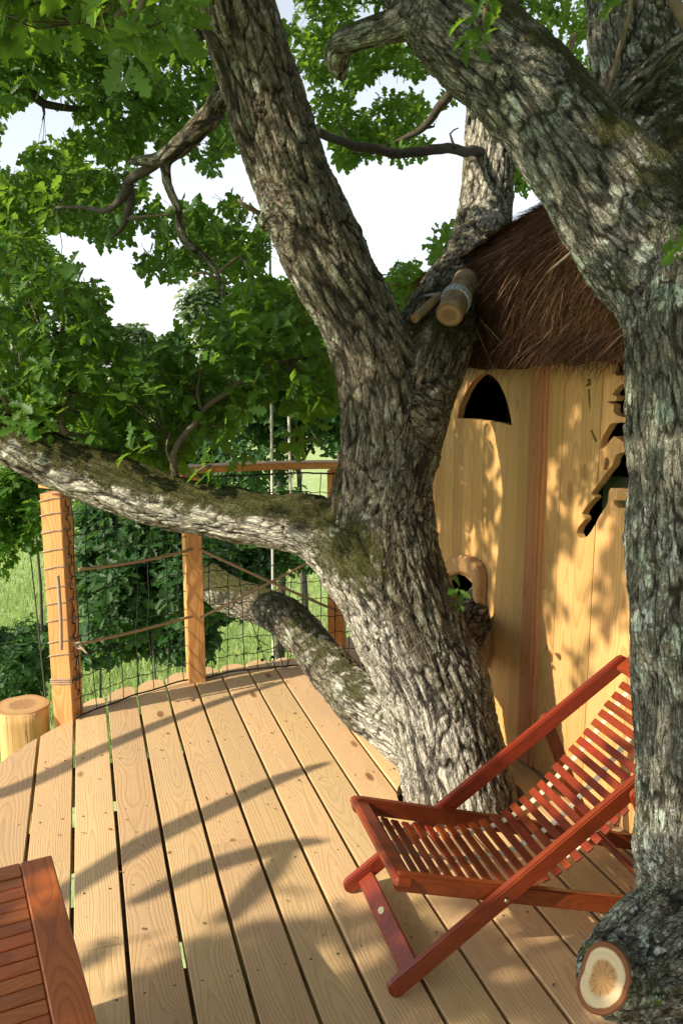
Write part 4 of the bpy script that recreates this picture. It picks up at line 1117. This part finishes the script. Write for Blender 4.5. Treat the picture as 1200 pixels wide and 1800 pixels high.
# ------------------------------------------------------------------ log stump outside the deck
def log_mat(name, c1, c2, crk):
    s = NT(name); tc = s.n('TexCoord').outputs['Object']
    a = s.noise(s.mapv(tc, (14, 14, 1.6)), 1.0, 4); b = s.noise(s.mapv(tc, (60, 60, 3)), 1.0, 3); c = s.noise(s.mapv(tc, (9, 9, 2.5)), 1.0, 3)
    colr = s.mix(s.ramp(a, [(.35, 0.0), (.65, 1.0)]), c1, c2)
    colr = s.mix(s.ramp(b, [(.30, .9), (.42, 0.0)]), colr, crk)
    colr = s.mix(s.ramp(c, [(.62, 0.0), (.70, .8)]), colr, (.16, .07, .03))
    return s.done(s.bsdf(colr, .75, s.bump(b, .6, .006), .25))
M['log'] = log_mat('peeled_log', (.62, .40, .17), (.50, .27, .10), (.12, .06, .03))
M['logd'] = log_mat('weathered_log', (.27, .19, .11), (.15, .10, .06), (.07, .04, .02))
M['cutL'] = cut_mat('weathered_end_grain', None, (.44, .27, .12), (.33, .19, .085), (.38, .22, .09))
M['cutD'] = cut_mat('dull_end_grain', None, (.27, .17, .085), (.20, .12, .06), (.16, .10, .05))
lt = Vector((-1.485, 3.66, .055))
log = empty('log_stump', (lt.x, lt.y, -.6)); tag(log, 'short peeled log standing on end outside the deck edge', 'log')
def log_side(name, c0, c1, r0, r1, mat, parent, wob=.06, seed=0, sides=28):
    C = np.array([tuple(Vector(c0).lerp(Vector(c1), t)) for t in np.linspace(0, 1, 14)])
    V, F = tube_arrays(C, np.linspace(r0, r1, 14), sides, True)
    ax = np.array(c1) - np.array(c0); ax /= np.linalg.norm(ax)
    for i in range(len(V) - 2):
        rel = V[i] - np.array(c0); al = rel @ ax; rad = rel - ax * al
        l = np.linalg.norm(rad)
        if l > 1e-4: V[i] += rad / l * (noise.noise(Vector(rad / l) * 1.4 + Vector((seed, 0, al * 1.2))) * wob * r0 * 2)
    tr = [(a, b, c) for a, b, c, d in F] + [(a, c, d) for a, b, c, d in F if c != d]
    return link(name, mesh_np(name, V, tr, True), mat, parent)
log_side('log_body', (lt.x, lt.y, -.6), (lt.x, lt.y, lt.z - .004), .135, .115, M['log'], log, .11, 3)
cut_face('end_grain', lt + Vector((0, 0, .006)), Vector((.03, -.05, 1)), lambda t: .110 * (1 + .05 * math.sin(2 * t + 1) + .03 * math.sin(5 * t)), M['cutL'], log, .012, up=(0, 1, 0))

# ------------------------------------------------------------------ hut
hut = empty('hut', (1.7, 3.6, 0)); tag(hut, 'round pale timber-clad hut with shaggy brown heather thatch roof', 'hut')
WP = [Vector((.40, 4.41, 0)), Vector((.79, 3.17, 0)), Vector((1.20, 2.27, 0)), Vector((2.1, 2.1, 0)), Vector((2.9, 2.8, 0)), Vector((3.0, 4.1, 0)), Vector((2.2, 5.1, 0)), Vector((1.0, 5.2, 0))]
WT = .032; WH = 1.80
def wall_frame(a, b):
    d = (b - a).normalized(); nrm = Vector((d.y, -d.x, 0))      # outward for this winding
    hc = Vector((1.75, 3.65, 0))
    if nrm.dot(a - hc) < 0: nrm = -nrm
    return d, nrm
def wallhit(px, py, a, b):
    d, nrm = wall_frame(a, b); r = ray(px, py); o = Vector((0, 0, CH))
    t = (a - o).dot(nrm) / r.dot(nrm); h = o + r * t
    return (h - a).dot(d), h.z
def cutter(poly, a, b):
    d, nrm = wall_frame(a, b)
    bm = bmesh.new()
    f0 = [bm.verts.new(a + d * s_ + Vector((0, 0, z)) + nrm * .12) for s_, z in poly]
    f1 = [bm.verts.new(a + d * s_ + Vector((0, 0, z)) - nrm * .12) for s_, z in poly]
    bm.faces.new(f0); bm.faces.new(f1[::-1]); n_ = len(f0)
    for i in range(n_): bm.faces.new((f0[i], f0[(i + 1) % n_], f1[(i + 1) % n_], f1[i]))
    bmesh.ops.triangulate(bm, faces=bm.faces[:])
    bmesh.ops.recalc_face_normals(bm, faces=bm.faces)
    me = bpy.data.meshes.new('c'); bm.to_mesh(me); bm.free()
    o = bpy.data.objects.new('c', me); COL.objects.link(o); return o
def z3(l):
    q = [(880 + x * .1917, 620 + y * .1917) for x, y in l]
    if len(l) < 6: return q
    out = []; n_ = len(q)
    for i in range(n_):
        p0, p1, p2, p3 = (np.array(q[(i + k) % n_]) for k in (-1, 0, 1, 2))
        for t in (0, .33, .66):
            m1 = (p2 - p0) * .32; m2 = (p3 - p1) * .32
            h00 = 2 * t ** 3 - 3 * t ** 2 + 1; h10 = t ** 3 - 2 * t ** 2 + t; h01 = -2 * t ** 3 + 3 * t ** 2; h11 = t ** 3 - t ** 2
            out.append(tuple(h00 * p1 + h10 * m1 + h01 * p2 + h11 * m2))
    return out
arch = [(808, 735), (812, 715), (822, 692), (834, 673), (846, 660), (857, 655), (870, 660), (882, 673), (892, 693), (899, 716), (903, 735), (905, 748), (885, 743), (862, 740), (835, 736)]
trunkhole = [(800, 1000), (808, 1008), (822, 1012), (836, 1025), (848, 1065), (856, 1110), (860, 1150), (845, 1180), (800, 1190), (770, 1100), (780, 1040)]
cuts_r = [z3(q) for q in (
 [(1290, 900), (1090, 930), (1050, 1030), (1000, 1090), (900, 1230), (860, 1290), (890, 1325), (830, 1390), (775, 1470), (800, 1525), (745, 1590), (725, 1650), (755, 1695), (820, 1685), (880, 1600), (930, 1500), (1005, 1380), (1035, 1240), (1290, 1230)],
 [(1290, 650), (1050, 645), (1000, 700), (950, 790), (940, 880), (985, 860), (1040, 790), (1070, 765), (1110, 790), (1290, 880)],
 [(985, 960), (965, 1075), (1005, 1070), (1025, 1000), (1010, 960)],
 [(1055, 40), (1050, 180), (1090, 210), (1290, 215), (1290, 40)],
 [(1290, 300), (1130, 290), (1050, 380), (1090, 400), (1080, 440), (1000, 450), (1060, 475), (1060, 540), (1110, 580), (1290, 590)],
 [(1060, 1350), (1065, 1390), (1110, 1420), (1290, 1420), (1290, 1350)],
 [(828, 330), (836, 460), (846, 550), (854, 450), (848, 335)],
 [(850, 710), (896, 820), (920, 812), (868, 702)],
 [(820, 238), (830, 275), (802, 312), (852, 300), (862, 240)])]
for wi in range(len(WP)):
    a = WP[wi]; b = WP[(wi + 1) % len(WP)]; L = (b - a).length
    d, nrm = wall_frame(a, b)
    pw = .098 if wi < 2 else .14
    npl = max(1, round(L / pw)); pw = L / npl
    cut_polys = []
    if wi == 0: cut_polys = [[wallhit(x, y, a, b) for x, y in q] for q in (arch, trunkhole)]
    if wi == 1: cut_polys = [[wallhit(x, y, a, b) for x, y in q] for q in cuts_r]
    for i in range(npl):
        s0, s1 = i * pw, (i + 1) * pw
        me = board_mesh('plank', WH + .03, pw - .0016, WT, .0016)
        sm = (s0 + s1) / 2
        org = a + d * sm + nrm * (WT / 2 + R.uniform(-.0012, .0012)) + Vector((0, 0, .003))
        mw = frame_mat(org, (0, 0, 1), nrm)
        o = link('plank', me, M['wall'], hut, mw)
        cs = [q for q in cut_polys if min(p[0] for p in q) < s1 and max(p[0] for p in q) > s0]
        if cs:
            bpy.context.view_layer.update()
            boolean(o, [cutter(q, a, b) for q in cs]); split_islands(o)
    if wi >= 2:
        me = board_mesh('shade_sheet', WH, L - .08, .012, 0)  # dark sheet added inside the far walls so the interior reads shaded
        link('shade_sheet', me, M['inside'], hut, frame_mat(a + d * L / 2 - nrm * .035 + Vector((0, 0, .01)), (0, 0, 1), nrm))
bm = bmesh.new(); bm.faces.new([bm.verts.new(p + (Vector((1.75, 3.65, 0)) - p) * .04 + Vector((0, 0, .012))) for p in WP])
link('floor_shade', bm_mesh('floor_shade', bm), M['inside'], hut)  # dark sheet over the floor, standing in for inner shade
# corner board between the two visible walls
d0, n0 = wall_frame(WP[0], WP[1]); d1, n1 = wall_frame(WP[1], WP[2])
me = board_mesh('corner_board', WH + .03, .085, .022, .003)
link('corner_board', me, M['corner'], hut, frame_mat(WP[1] - d0 * .046 + n0 * (WT / 2 + .020) + Vector((0, 0, .004)), (0, 0, 1), n0))
me = board_mesh('corner_board', WH + .03, .02, .05, .002)
link('corner_board', me, M['corner'], hut, frame_mat(WP[1] + n0 * (WT / 2 + .012) + d0 * .006 + Vector((0, 0, .004)), (0, 0, 1), n0))
# inner floor, inner rail seen through the arch, green curtain
# carved trim round the limb hole
def wall_pt(px, py, out):
    s_, z = wallhit(px, py, WP[0], WP[1]); return WP[0] + d0 * s_ + Vector((0, 0, z)) + n0 * (WT / 2 + out)
def strip(name, mid, widths, thick, mat, parent):
    """flat carved band on the first wall following mid (pixels)"""
    pts = [wallhit(x, y, WP[0], WP[1]) for x, y in mid]
    C = catmull([(p[0], p[1], 0, w_) for p, w_ in zip(pts, widths)], .015)
    n_ = len(C); left, right = [], []
    for i in range(n_):
        t = C[min(i + 1, n_ - 1), :2] - C[max(i - 1, 0), :2]; t = t / (np.linalg.norm(t) + 1e-9); nn_ = np.array([-t[1], t[0]])
        w_ = C[i, 3] * (1 + .12 * noise.noise(Vector((i * .5, 0, 0))))
        left.append(C[i, :2] + nn_ * w_ / 2); right.append(C[i, :2] - nn_ * w_ / 2)
    bm = bmesh.new(); rows = []
    for l, r_ in zip(left, right):
        row = []
        m_ = (l + r_) / 2
        for q, o_ in ((l, 0), (l * .97 + m_ * .03, thick * .75), (l * .7 + m_ * .3, thick), (r_ * .7 + m_ * .3, thick), (r_ * .97 + m_ * .03, thick * .75), (r_, 0)):
            w3 = WP[0] + d0 * float(q[0]) + Vector((0, 0, float(q[1]))) + n0 * (WT / 2 + .004 + o_)
            row.append(bm.verts.new(w3))
        rows.append(row)
    for r0, r1 in zip(rows[:-1], rows[1:]):
        for j in range(5): bm.faces.new((r0[j], r0[j + 1], r1[j + 1], r1[j]))
        bm.faces.new((r0[5], r0[0], r1[0], r1[5]))
    bm.faces.new(rows[0]); bm.faces.new(rows[-1][::-1])
    return link(name, bm_mesh(name, bm, False), mat, parent)
M['carved'] = wood('carved_trim', (.46, .27, .12), (.28, .13, .05), (.1, .04, .02), freq=130, knots=1.0, stain=(.2, .09, .04))
strip('carved_trim', [(800, 1012), (808, 996), (826, 990), (846, 998), (856, 1016), (856, 1055), (862, 1095), (867, 1135), (864, 1170)], [.05, .08, .085, .085, .07, .05, .05, .05, .03], .045, M['carved'], hut)
# rafter ends under the eave
for px, py, D in ((842, 622, 3.75),):
    p0 = P(px, py, D); me = board_mesh('rafter_end', .3, .07, .07, .012)
    link('rafter_end', me, M['post'], hut, frame_mat(p0 + Vector((-.03, -.02, .03)), (.85, .45, .35), (0, 0, 1)))
# thatch
HC = Vector((1.78, 3.65, 0)); AP = 2.77
def wall_r(th):
    dx, dy = math.cos(th), math.sin(th); best = 9
    for i in range(len(WP)):
        a = WP[i] - HC; b = WP[(i + 1) % len(WP)] - HC; e = b - a
        den = dx * e.y - dy * e.x
        if abs(den) < 1e-9: continue
        t = (a.x * e.y - a.y * e.x) / den; u = (a.x * dy - a.y * dx) / den
        if t > 0 and -1e-6 <= u <= 1 + 1e-6: best = min(best, t)
    return best
NTH = 144
er = np.array([wall_r(2 * math.pi * i / NTH) for i in range(NTH)])
for _ in range(3): er = (np.roll(er, 1) + er * 2 + np.roll(er, -1)) / 4
er += .115
er -= .13 * np.exp(-((np.arange(NTH) * 360 / NTH - 148) / 16.0) ** 2)
def roof_pt(th, t, lift=0.0):
    """t: 0 apex .. 1 eave"""
    i = th / (2 * math.pi) * NTH; i0 = int(math.floor(i)) % NTH; f = i - math.floor(i)
    r = er[i0] * (1 - f) + er[(i0 + 1) % NTH] * f
    if t < .84:
        k = t / .84; rr = (1.30 * (1 - k) + r * k) * k; z = AP - (AP - 2.035) * (k ** 1.12)
    else:
        e = (t - .84) / .16; rr = r * (1 + .05 * math.sin(e * 2.6)); z = 2.035 - .335 * e ** 1.25
    wz = .03 * noise.noise(Vector((rr * math.cos(th) * 3, rr * math.sin(th) * 3, 2)))
    return Vector((HC.x + rr * math.cos(th), HC.y + rr * math.sin(th), z + wz + lift))
bm = bmesh.new(); rows = []
for k in range(0, 25):
    t = .02 + .98 * k / 24
    rows.append([bm.verts.new(roof_pt(2 * math.pi * i / NTH, t)) for i in range(NTH)])
r_e = []
for (sc_, dz) in ((1.0, -.07), (.94, -.085), (.86, -.02), (.5, .3)):
    row = []
    for i in range(NTH):
        p = roof_pt(2 * math.pi * i / NTH, 1.0); v = p - Vector((HC.x, HC.y, p.z))
        row.append(bm.verts.new(Vector((HC.x, HC.y, p.z)) + v * sc_ + Vector((0, 0, dz + (.035 if sc_ > .9 else .01) * noise.noise(p * 7)))))
    rows.append(row)
for a_, b_ in zip(rows[:-1], rows[1:]):
    for i in range(NTH): bm.faces.new((a_[i], a_[(i + 1) % NTH], b_[(i + 1) % NTH], b_[i]))
bm.faces.new(rows[0])
def thatch_mat():
    s = NT('heather_thatch'); tc = s.n('TexCoord').outputs['Object']
    rnd = s.n('Attribute', attribute_name='rnd').outputs['Fac']
    a = s.noise(tc, 9, 4); b = s.noise(tc, 120, 3)
    colr = s.mix(rnd, (.055, .026, .017), (.25, .120, .070))
    colr = s.mix(s.ramp(a, [(.45, 0.0), (.7, .6)]), colr, (.11, .068, .020))
    colr = s.mix(s.ramp(s.noise(tc, 3.5, 3), [(.40, .6), (.56, 0.0)]), colr, (.05, .028, .02))
    colr = s.mix(s.ramp(b, [(.3, .5), (.5, 0.0)]), colr, (.02, .012, .008))
    colr = s.mix(s.ramp(rnd, [(.93, 0.0), (.94, 1.0)], 'CONSTANT'), colr, (.46, .28, .17))
    return s.done(s.bsdf(colr, 1.0, s.bump(b, .7, .01), .0))
M['thatch'] = thatch_mat()
roof = link('roof', bm_mesh('roof', bm, True), M['thatch'], hut)
def strands(N):
    pts = []
    V = np.zeros((N, 5, 3), np.float32); rv = np.zeros(N, np.float32)
    rt = random.Random(5)
    for i in range(N):
        # most on the side facing the deck
        th = math.radians(rt.uniform(120, 300)) if rt.random() < .86 else rt.uniform(0, 6.283)
        t = rt.random() ** .6 * .99 + .01
        eave = rt.random() < .2
        if eave: t = rt.uniform(.9, 1.0)
        p = roof_pt(th, t, rt.uniform(.0, .03))
        p2 = roof_pt(th, min(1.0, t + .02)); down = (p2 - roof_pt(th, t - .02 if t > .05 else t)).normalized() if t < .99 else Vector((math.cos(th) * .6, math.sin(th) * .6, -.75)).normalized()
        side = Vector((-math.sin(th), math.cos(th), 0))
        nrm = down.cross(side); nrm = nrm if nrm.z > 0 else -nrm
        swirl = .55 + .5 * noise.noise(p * 2.2)
        d = (down + side * (rt.gauss(0, .45) + swirl * -.55) + nrm * rt.gauss(.10, .12)).normalized()
        if eave: d = (d + Vector((0, 0, -.45)) + side * rt.gauss(0, .25)).normalized()
        L = rt.uniform(.05, .22)
        wd = rt.uniform(.0011, .0026)
        bend = side * rt.gauss(0, .02) - nrm * .012
        wv = d.cross(nrm).normalized() * wd
        m = p + d * L * .5 + bend * .5 + nrm * .006; e = p + d * L + bend
        V[i, 0] = p - wv; V[i, 1] = p + wv; V[i, 2] = m - wv; V[i, 3] = m + wv; V[i, 4] = e
        rv[i] = rt.random()
    F = np.array([[0, 1, 3], [0, 3, 2], [2, 3, 4]])[None] + (np.arange(N) * 5)[:, None, None]
    me = mesh_np('thatch_stems', V.reshape(-1, 3), F.reshape(-1, 3))
    at = me.attributes.new('rnd', 'FLOAT', 'POINT'); at.data.foreach_set('value', np.repeat(rv, 5))
    return me
ts = link('thatch_stems', strands(90000), M['thatch'], hut); ts['kind'] = 'stuff'
# a few long loose stems and ties at the eave
for a_ in ([(838, 580), (850, 610), (868, 650), (872, 660)], [(843, 560), (862, 590), (880, 615)], [(805, 603), (830, 598), (842, 594)]):
    pts = [tuple(P(x, y, 3.25)) for x, y in a_]
    rope_obj('loose_stem', pts, .0014, M['twine'], hut, 4)
for x0, y0, x1, y1 in ((900, 553, 908, 562), (852, 570, 884, 606), (1050, 515, 1095, 522)):
    pts = [tuple(P(x0 + (x1 - x0) * t, y0 + (y1 - y0) * t, 3.2 if x0 < 1000 else 2.75)) for t in (0, .5, 1)]
    rope_obj('tie_wire', pts, .0011, M['steel'], hut, 4)
# dark closed interior: inner ceiling ring comes from the roof underside; near-black floor sheet painted as shade, curtain inside
tagc = empty('curtain', (1.35, 2.95, .3)); tag(tagc, 'green cloth hanging inside the hut behind the carved opening', 'curtain')
bm = bmesh.new(); rows = []
for i in range(31):
    s_ = i / 30; row = []
    for z in np.linspace(.15, 1.2, 9):
        p = WP[1] + d1 * (.05 + s_ * .95) - n1 * (.22 + .03 * math.sin(s_ * 34 + z * 2) + .012 * math.sin(s_ * 77)) + Vector((0, 0, z))
        row.append(bm.verts.new(p))
    rows.append(row)
for a_, b_ in zip(rows[:-1], rows[1:]):
    for j in range(8): bm.faces.new((a_[j], a_[j + 1], b_[j + 1], b_[j]))
cl = link('cloth', bm_mesh('cloth', bm, True), M['cloth'], tagc)
sm_ = cl.modifiers.new('s', 'SOLIDIFY'); sm_.thickness = .003

# logs tied to the branch fork under the roof
def tied_log(px0, py0, D0, px1, py1, D1, r, label, mat, seed):
    a = P(px0, py0, D0); b = P(px1, py1, D1)
    root = empty('tied_log', tuple(b)); tag(root, label, 'log', 'sawn logs lashed at the tree fork')
    log_side('log_body', tuple(a), tuple(b), r, r * 1.02, mat, root, .04, seed, 24)
    n_ = (b - a).normalized()
    cut_face('end_grain', b + n_ * .004, n_, lambda t: r * .99 * (1 + .04 * math.sin(2 * t + seed)), M['cutD'], root, .010)
    return a, b, n_
a_, b_, n_ = tied_log(818, 492, 3.2, 789, 553, 2.97, .046, 'stout sawn log bound with grey cable where the branch meets the roof', M['logd'], 2)
tied_log(772, 520, 3.1, 728, 560, 2.95, .016, 'thin sawn pole lying behind the stout cabled log', M['logd'], 4)
cb = empty('cable', tuple(b_)); tag(cb, 'grey steel cable wrapped twice round the stout log', 'cable')
for k_ in range(3):
    c0 = a_.lerp(b_, .55 + .045 * k_); u = n_.orthogonal().normalized(); v = n_.cross(u)
    rope_obj('cable_turn', [tuple(c0 + u * math.cos(t) * .050 + v * math.sin(t) * .050 + n_ * .004 * math.sin(t)) for t in np.linspace(0, 2 * math.pi, 22)], .0062, M['cable'], cb, 6, .02)
rope_obj('cable_tail', [tuple(P(775, 520, 3.1)), tuple(P(762, 518, 3.15)), tuple(P(742, 522, 3.25))], .006, M['cable'], cb, 6)

# swing ropes beyond the railing
tag(rope_obj('swing_rope', [tuple(P(470, 180, 5.0)), tuple(P(475, 480, 5.0)), tuple(P(478, 850, 5.0)), tuple(P(481, 1260, 5.0))], .0075, M['ropew']), 'left and longer of two pale hanging ropes beyond the railing', 'rope', 'pale hanging ropes')
tag(rope_obj('swing_rope', [tuple(P(500, 500, 5.3)), tuple(P(504, 590, 5.3)), tuple(P(510, 830, 5.3)), tuple(P(514, 935, 5.3))], .0085, M['ropew']), 'right and shorter of two pale hanging ropes beyond the railing', 'rope', 'pale hanging ropes')

# ------------------------------------------------------------------ deck chair
F1 = Vector((.027, 2.35, 0)); F2 = Vector((.146, 1.894, 0))
wdir = (F2 - F1).normalized(); CW = (F2 - F1).length; ax = Vector((-wdir.y, wdir.x, 0))
if ax.x < 0: ax = -ax
chair = empty('deck_chair', (.6, 2.2, 0)); tag(chair, 'folding deck chair of red-brown oiled wood slats between the two oaks', 'chair')
def CPT(s_, z, v): return F1 + ax * s_ + wdir * v + Vector((0, 0, z))
def rail_mesh(L, h, t, rnd=True):
    n_ = 7; poly = []
    r = h / 2
    for i in range(n_ + 1):
        a = math.pi / 2 + math.pi * i / n_; poly.append((r + r * math.cos(a) * .9 - .0, r * math.sin(a)))
    for i in range(n_ + 1):
        a = -math.pi / 2 + math.pi * i / n_; poly.append((L - r + r * math.cos(a) * .9, r * math.sin(a)))
    bm = bmesh.new(); vs = [bm.verts.new((x, y, t / 2)) for x, y in poly]; f = bm.faces.new(vs)
    rr_ = bmesh.ops.extrude_face_region(bm, geom=[f])
    for v in [g for g in rr_['geom'] if isinstance(g, bmesh.types.BMVert)]: v.co.z = -t / 2
    es = [e for e in bm.edges if abs(e.verts[0].co.z - e.verts[1].co.z) < 1e-6]
    bmesh.ops.bevel(bm, geom=es, offset=.004, segments=2, affect='EDGES')
    return bm_mesh('rail', bm)
def crail(name, s0, z0, s1, z1, v, h=.05, t=.024):
    a = CPT(s0, z0, v); b = CPT(s1, z1, v); L = (b - a).length
    me = rail_mesh(L, h, t); me.name = name
    up = Vector((0, 0, 1)); x = (b - a).normalized(); y = (up - x * up.dot(x)).normalized(); z = x.cross(y)
    m = Matrix.Identity(4)
    for i in range(3): m[i][0], m[i][1], m[i][2], m[i][3] = x[i], y[i], z[i], a[i]
    return link(name, me, M['redwood'], chair, m)
def cbar(name, s_, z, v0, v1, h, t, ang, bev=.004):
    a = CPT(s_, z, v0); me = board_mesh(name, v1 - v0, h, t, bev)
    up = (ax * math.cos(ang) + Vector((0, 0, 1)) * math.sin(ang))     # width direction of the board
    x = wdir; nz_ = x.cross(up)
    return link(name, me, M['redwood'], chair, frame_mat(a + (nz_ if nz_.z > 0 else -nz_) * t / 2, x, nz_ if nz_.z > 0 else -nz_))
sl1 = (.66 - .022) / .90
TOPs = .925; z_top = .022 + sl1 * TOPs
for v in (.012, CW - .012): crail('long_rail', -.022, .022 - .022 * sl1 + .006, TOPs, z_top, v)
in1, in2 = .040, CW - .040
for v in (in1, in2): crail('seat_rail', -.008, .314, 1.02, .012 + .012, v)
in3, in4 = .066, CW - .066
for v in (-.014 , CW + .014): crail('prop_leg', .648, .505, .83, .075, v, .04, .02)
cbar('prop_bar', .815, .105, .0, CW, .035, .018, math.radians(-60))
cbar('foot_bar', .045, .050, .024, CW - .024, .055, .020, math.radians(35))
cbar('front_bar', .018, .312, .016, CW - .016, .05, .026, math.radians(-17), .007)
cbar('top_bar', TOPs - .022, z_top - .012, .024, CW - .024, .06, .02, math.radians(36), .006)
cbar('rear_bar', .99, .05, .05, CW - .05, .04, .02, math.radians(0))
# bolts
for s_, v in ((.292, -.004), (.292, CW + .004), (.653, -.026), (.653, CW + .026)):
    c = CPT(s_, .022 + sl1 * s_ + (.004 if s_ < .5 else .002), v); e = c + wdir * (.004 if v > 0 else -.004)
    link('bolt', tubes_mesh('bolt', [(np.array([tuple(c), tuple(e)]), .0065)], 10), M['steel'], chair)
for s_, v in ((.292, in2 - .016),):
    pass
seat = [(.030, .292), (.14, .243), (.26, .212), (.38, .207), (.47, .230), (.565, .284), (.65, .360), (.73, .440), (.82, .545), (.885, .622)]
SCc = catmull([(s_, z, 0) for s_, z in seat], .004)
sl_ = np.concatenate([[0], np.cumsum(np.linalg.norm(np.diff(SCc, axis=0), axis=1))]); Ltot = sl_[-1]
NS = 28
for i in range(NS):
    d_ = (i + .7) / (NS + .2) * Ltot
    j = int(np.searchsorted(sl_, d_)); j = min(max(j, 2), len(SCc) - 3)
    s_, z = SCc[j, 0], SCc[j, 1]; t = SCc[j + 2] - SCc[j - 2]; ang = math.atan2(t[1], t[0])
    v0 = .062 + R.uniform(-.002, .002); v1 = CW - .062
    cbar('slat', s_, z + R.uniform(-.0015, .0015), v0, v1, .0245, .0095, ang + R.gauss(0, .03), .0022)
for v in (.105, CW / 2, CW - .105):
    bm = bmesh.new(); rows = []
    for j in range(0, len(SCc), 2):
        t = SCc[min(j + 1, len(SCc) - 1)] - SCc[max(j - 1, 0)]; t = t / np.linalg.norm(t); nn_ = Vector(ax * -t[1] + Vector((0, 0, t[0])))
        row = []
        for dv, dn in ((-.011, -.0012), (.011, -.0012), (.011, .0006), (-.011, .0006)):
            row.append(bm.verts.new(CPT(SCc[j, 0], SCc[j, 1], v + dv) + nn_ * dn))
        rows.append(row)
    for a_, b_ in zip(rows[:-1], rows[1:]):
        for k in range(4): bm.faces.new((a_[k], a_[(k + 1) % 4], b_[(k + 1) % 4], b_[k]))
    link('strap', bm_mesh('strap', bm), M['strap'], chair)
# oval maker's plate on the foot bar
pc = G(665, 1615, .068)
bm = bmesh.new(); bmesh.ops.create_cone(bm, segments=24, radius1=.014, radius2=.0135, depth=.002, cap_ends=True)
me = bm_mesh('badge', bm)
def badge_mat():
    s = NT('brass_badge'); tc = s.n('TexCoord').outputs['Object']
    sep = s.n('SeparateXYZ'); s.t.links.new(tc, sep.inputs[0])
    inner = s.math('LESS_THAN', s.n('VectorMath', operation='LENGTH', ins={0: tc}).outputs['Value'], .0112)
    marks = s.math('GREATER_THAN', s.noise(s.mapv(tc, (260, 520, 1)), 1.0, 1), .56)
    band = s.math('LESS_THAN', s.math('ABSOLUTE', sep.outputs[0]), .0055)
    f = s.math('MULTIPLY', s.math('MULTIPLY', inner, marks), band)
    return s.done(s.bsdf(s.mix(f, (.42, .40, .24), (.06, .09, .05)), .45, None, .5))
nb = (ax * -math.sin(math.radians(35)) + Vector((0, 0, 1)) * math.cos(math.radians(35)))
bc_ = CPT(.045, .050, CW * .42) + nb * .0115
mb = frame_mat(bc_, wdir, nb) @ Matrix.Diagonal((1.0, .72, 1, 1))
link('badge', me, badge_mat(), chair, mb)

# ------------------------------------------------------------------ table
tz = .46
tc0 = G(91, 1502, tz); rd = Vector((.447, -.894, 0)).normalized(); ld = Vector((rd.y, -rd.x, 0))
if ld.x > 0: ld = -ld
table = empty('table', tuple(tc0 + rd * .4 + ld * .3 - Vector((0, 0, tz)))); tag(table, 'red-brown slatted wooden table cut off by the lower left corner', 'table')
TL, TW_, BW = .95, .62, .070
def tb(name, o_, xd, L, W, T=.022, dz=0.0, bev=.003):
    return link(name, board_mesh(name, L, W, T, bev), M['table'], table, frame_mat(o_ + Vector((0, 0, dz)), xd, (0, 0, 1)))
tb('frame_board', tc0 + ld * (BW / 2 + .0), rd, TL, BW)
tb('frame_board', tc0 + ld * (TW_ - BW / 2), rd, TL, BW)
tb('frame_board', tc0 + ld * (BW + .001) + rd * (BW * .38), ld, TW_ - 2 * BW - .002, BW * .76)
tb('frame_board', tc0 + ld * (BW + .001) + rd * (TL - BW * .38), ld, TW_ - 2 * BW - .002, BW * .76)
y_ = BW * .76 + .004
while y_ < TL - BW - .03:
    sw = .037
    tb('slat', tc0 + ld * (BW + .001) + rd * (y_ + sw / 2), ld, TW_ - 2 * BW - .002, sw, .018, -.002 + R.uniform(-.0008, .0008)); y_ += sw + .0045
for a_, b_ in ((.04, .04), (TL - .04, .04), (.04, TW_ - .04), (TL - .04, TW_ - .04)):
    c = tc0 + rd * a_ + ld * b_ - Vector((0, 0, tz))
    link('leg', board_mesh('leg', tz - .024, .045, .045, .004), M['table'], table, frame_mat(c + rd * .0225, (0, 0, 1), rd))
tb('apron', tc0 + ld * .035 + rd * .07, rd, TL - .14, .02, .05, -.0235)
tb('apron', tc0 + ld * (TW_ - .035) + rd * .07, rd, TL - .14, .02, .05, -.0235)
print('tris', sum(len(o.data.polygons) for o in SC.objects if o.type == 'MESH'), 'objs', len(SC.objects))

# ------------------------------------------------------------------ specks of bark and dry leaf on the boards
LIT_ = Leaves(); rl = random.Random(77)
for i in range(170):
    q = rl.uniform(-.25, 1.7); p = rl.uniform(1.0, 3.9)
    if (q - QC) ** 2 + (p - PC) ** 2 > 1.3 ** 2 and p > PC: continue
    c = NX * q + UX * p
    a = rl.uniform(0, 6.28)
    LIT_.p.append((c.x, c.y, .004)); LIT_.d.append((math.cos(a), math.sin(a), .05)); LIT_.n.append((rl.gauss(0, .15), rl.gauss(0, .15), 1)); LIT_.s.append(rl.choice((.006, .009, .012, .018)))
M['dry'] = plain('dry_leaf_crumbs', (.17, .10, .05), .9, scale=60, var=.5)
tag(link('litter', LIT_.mesh('litter', LT2), M['dry']), 'tiny crumbs of bark and dry leaf scattered over the deck boards', 'litter', kind='stuff')
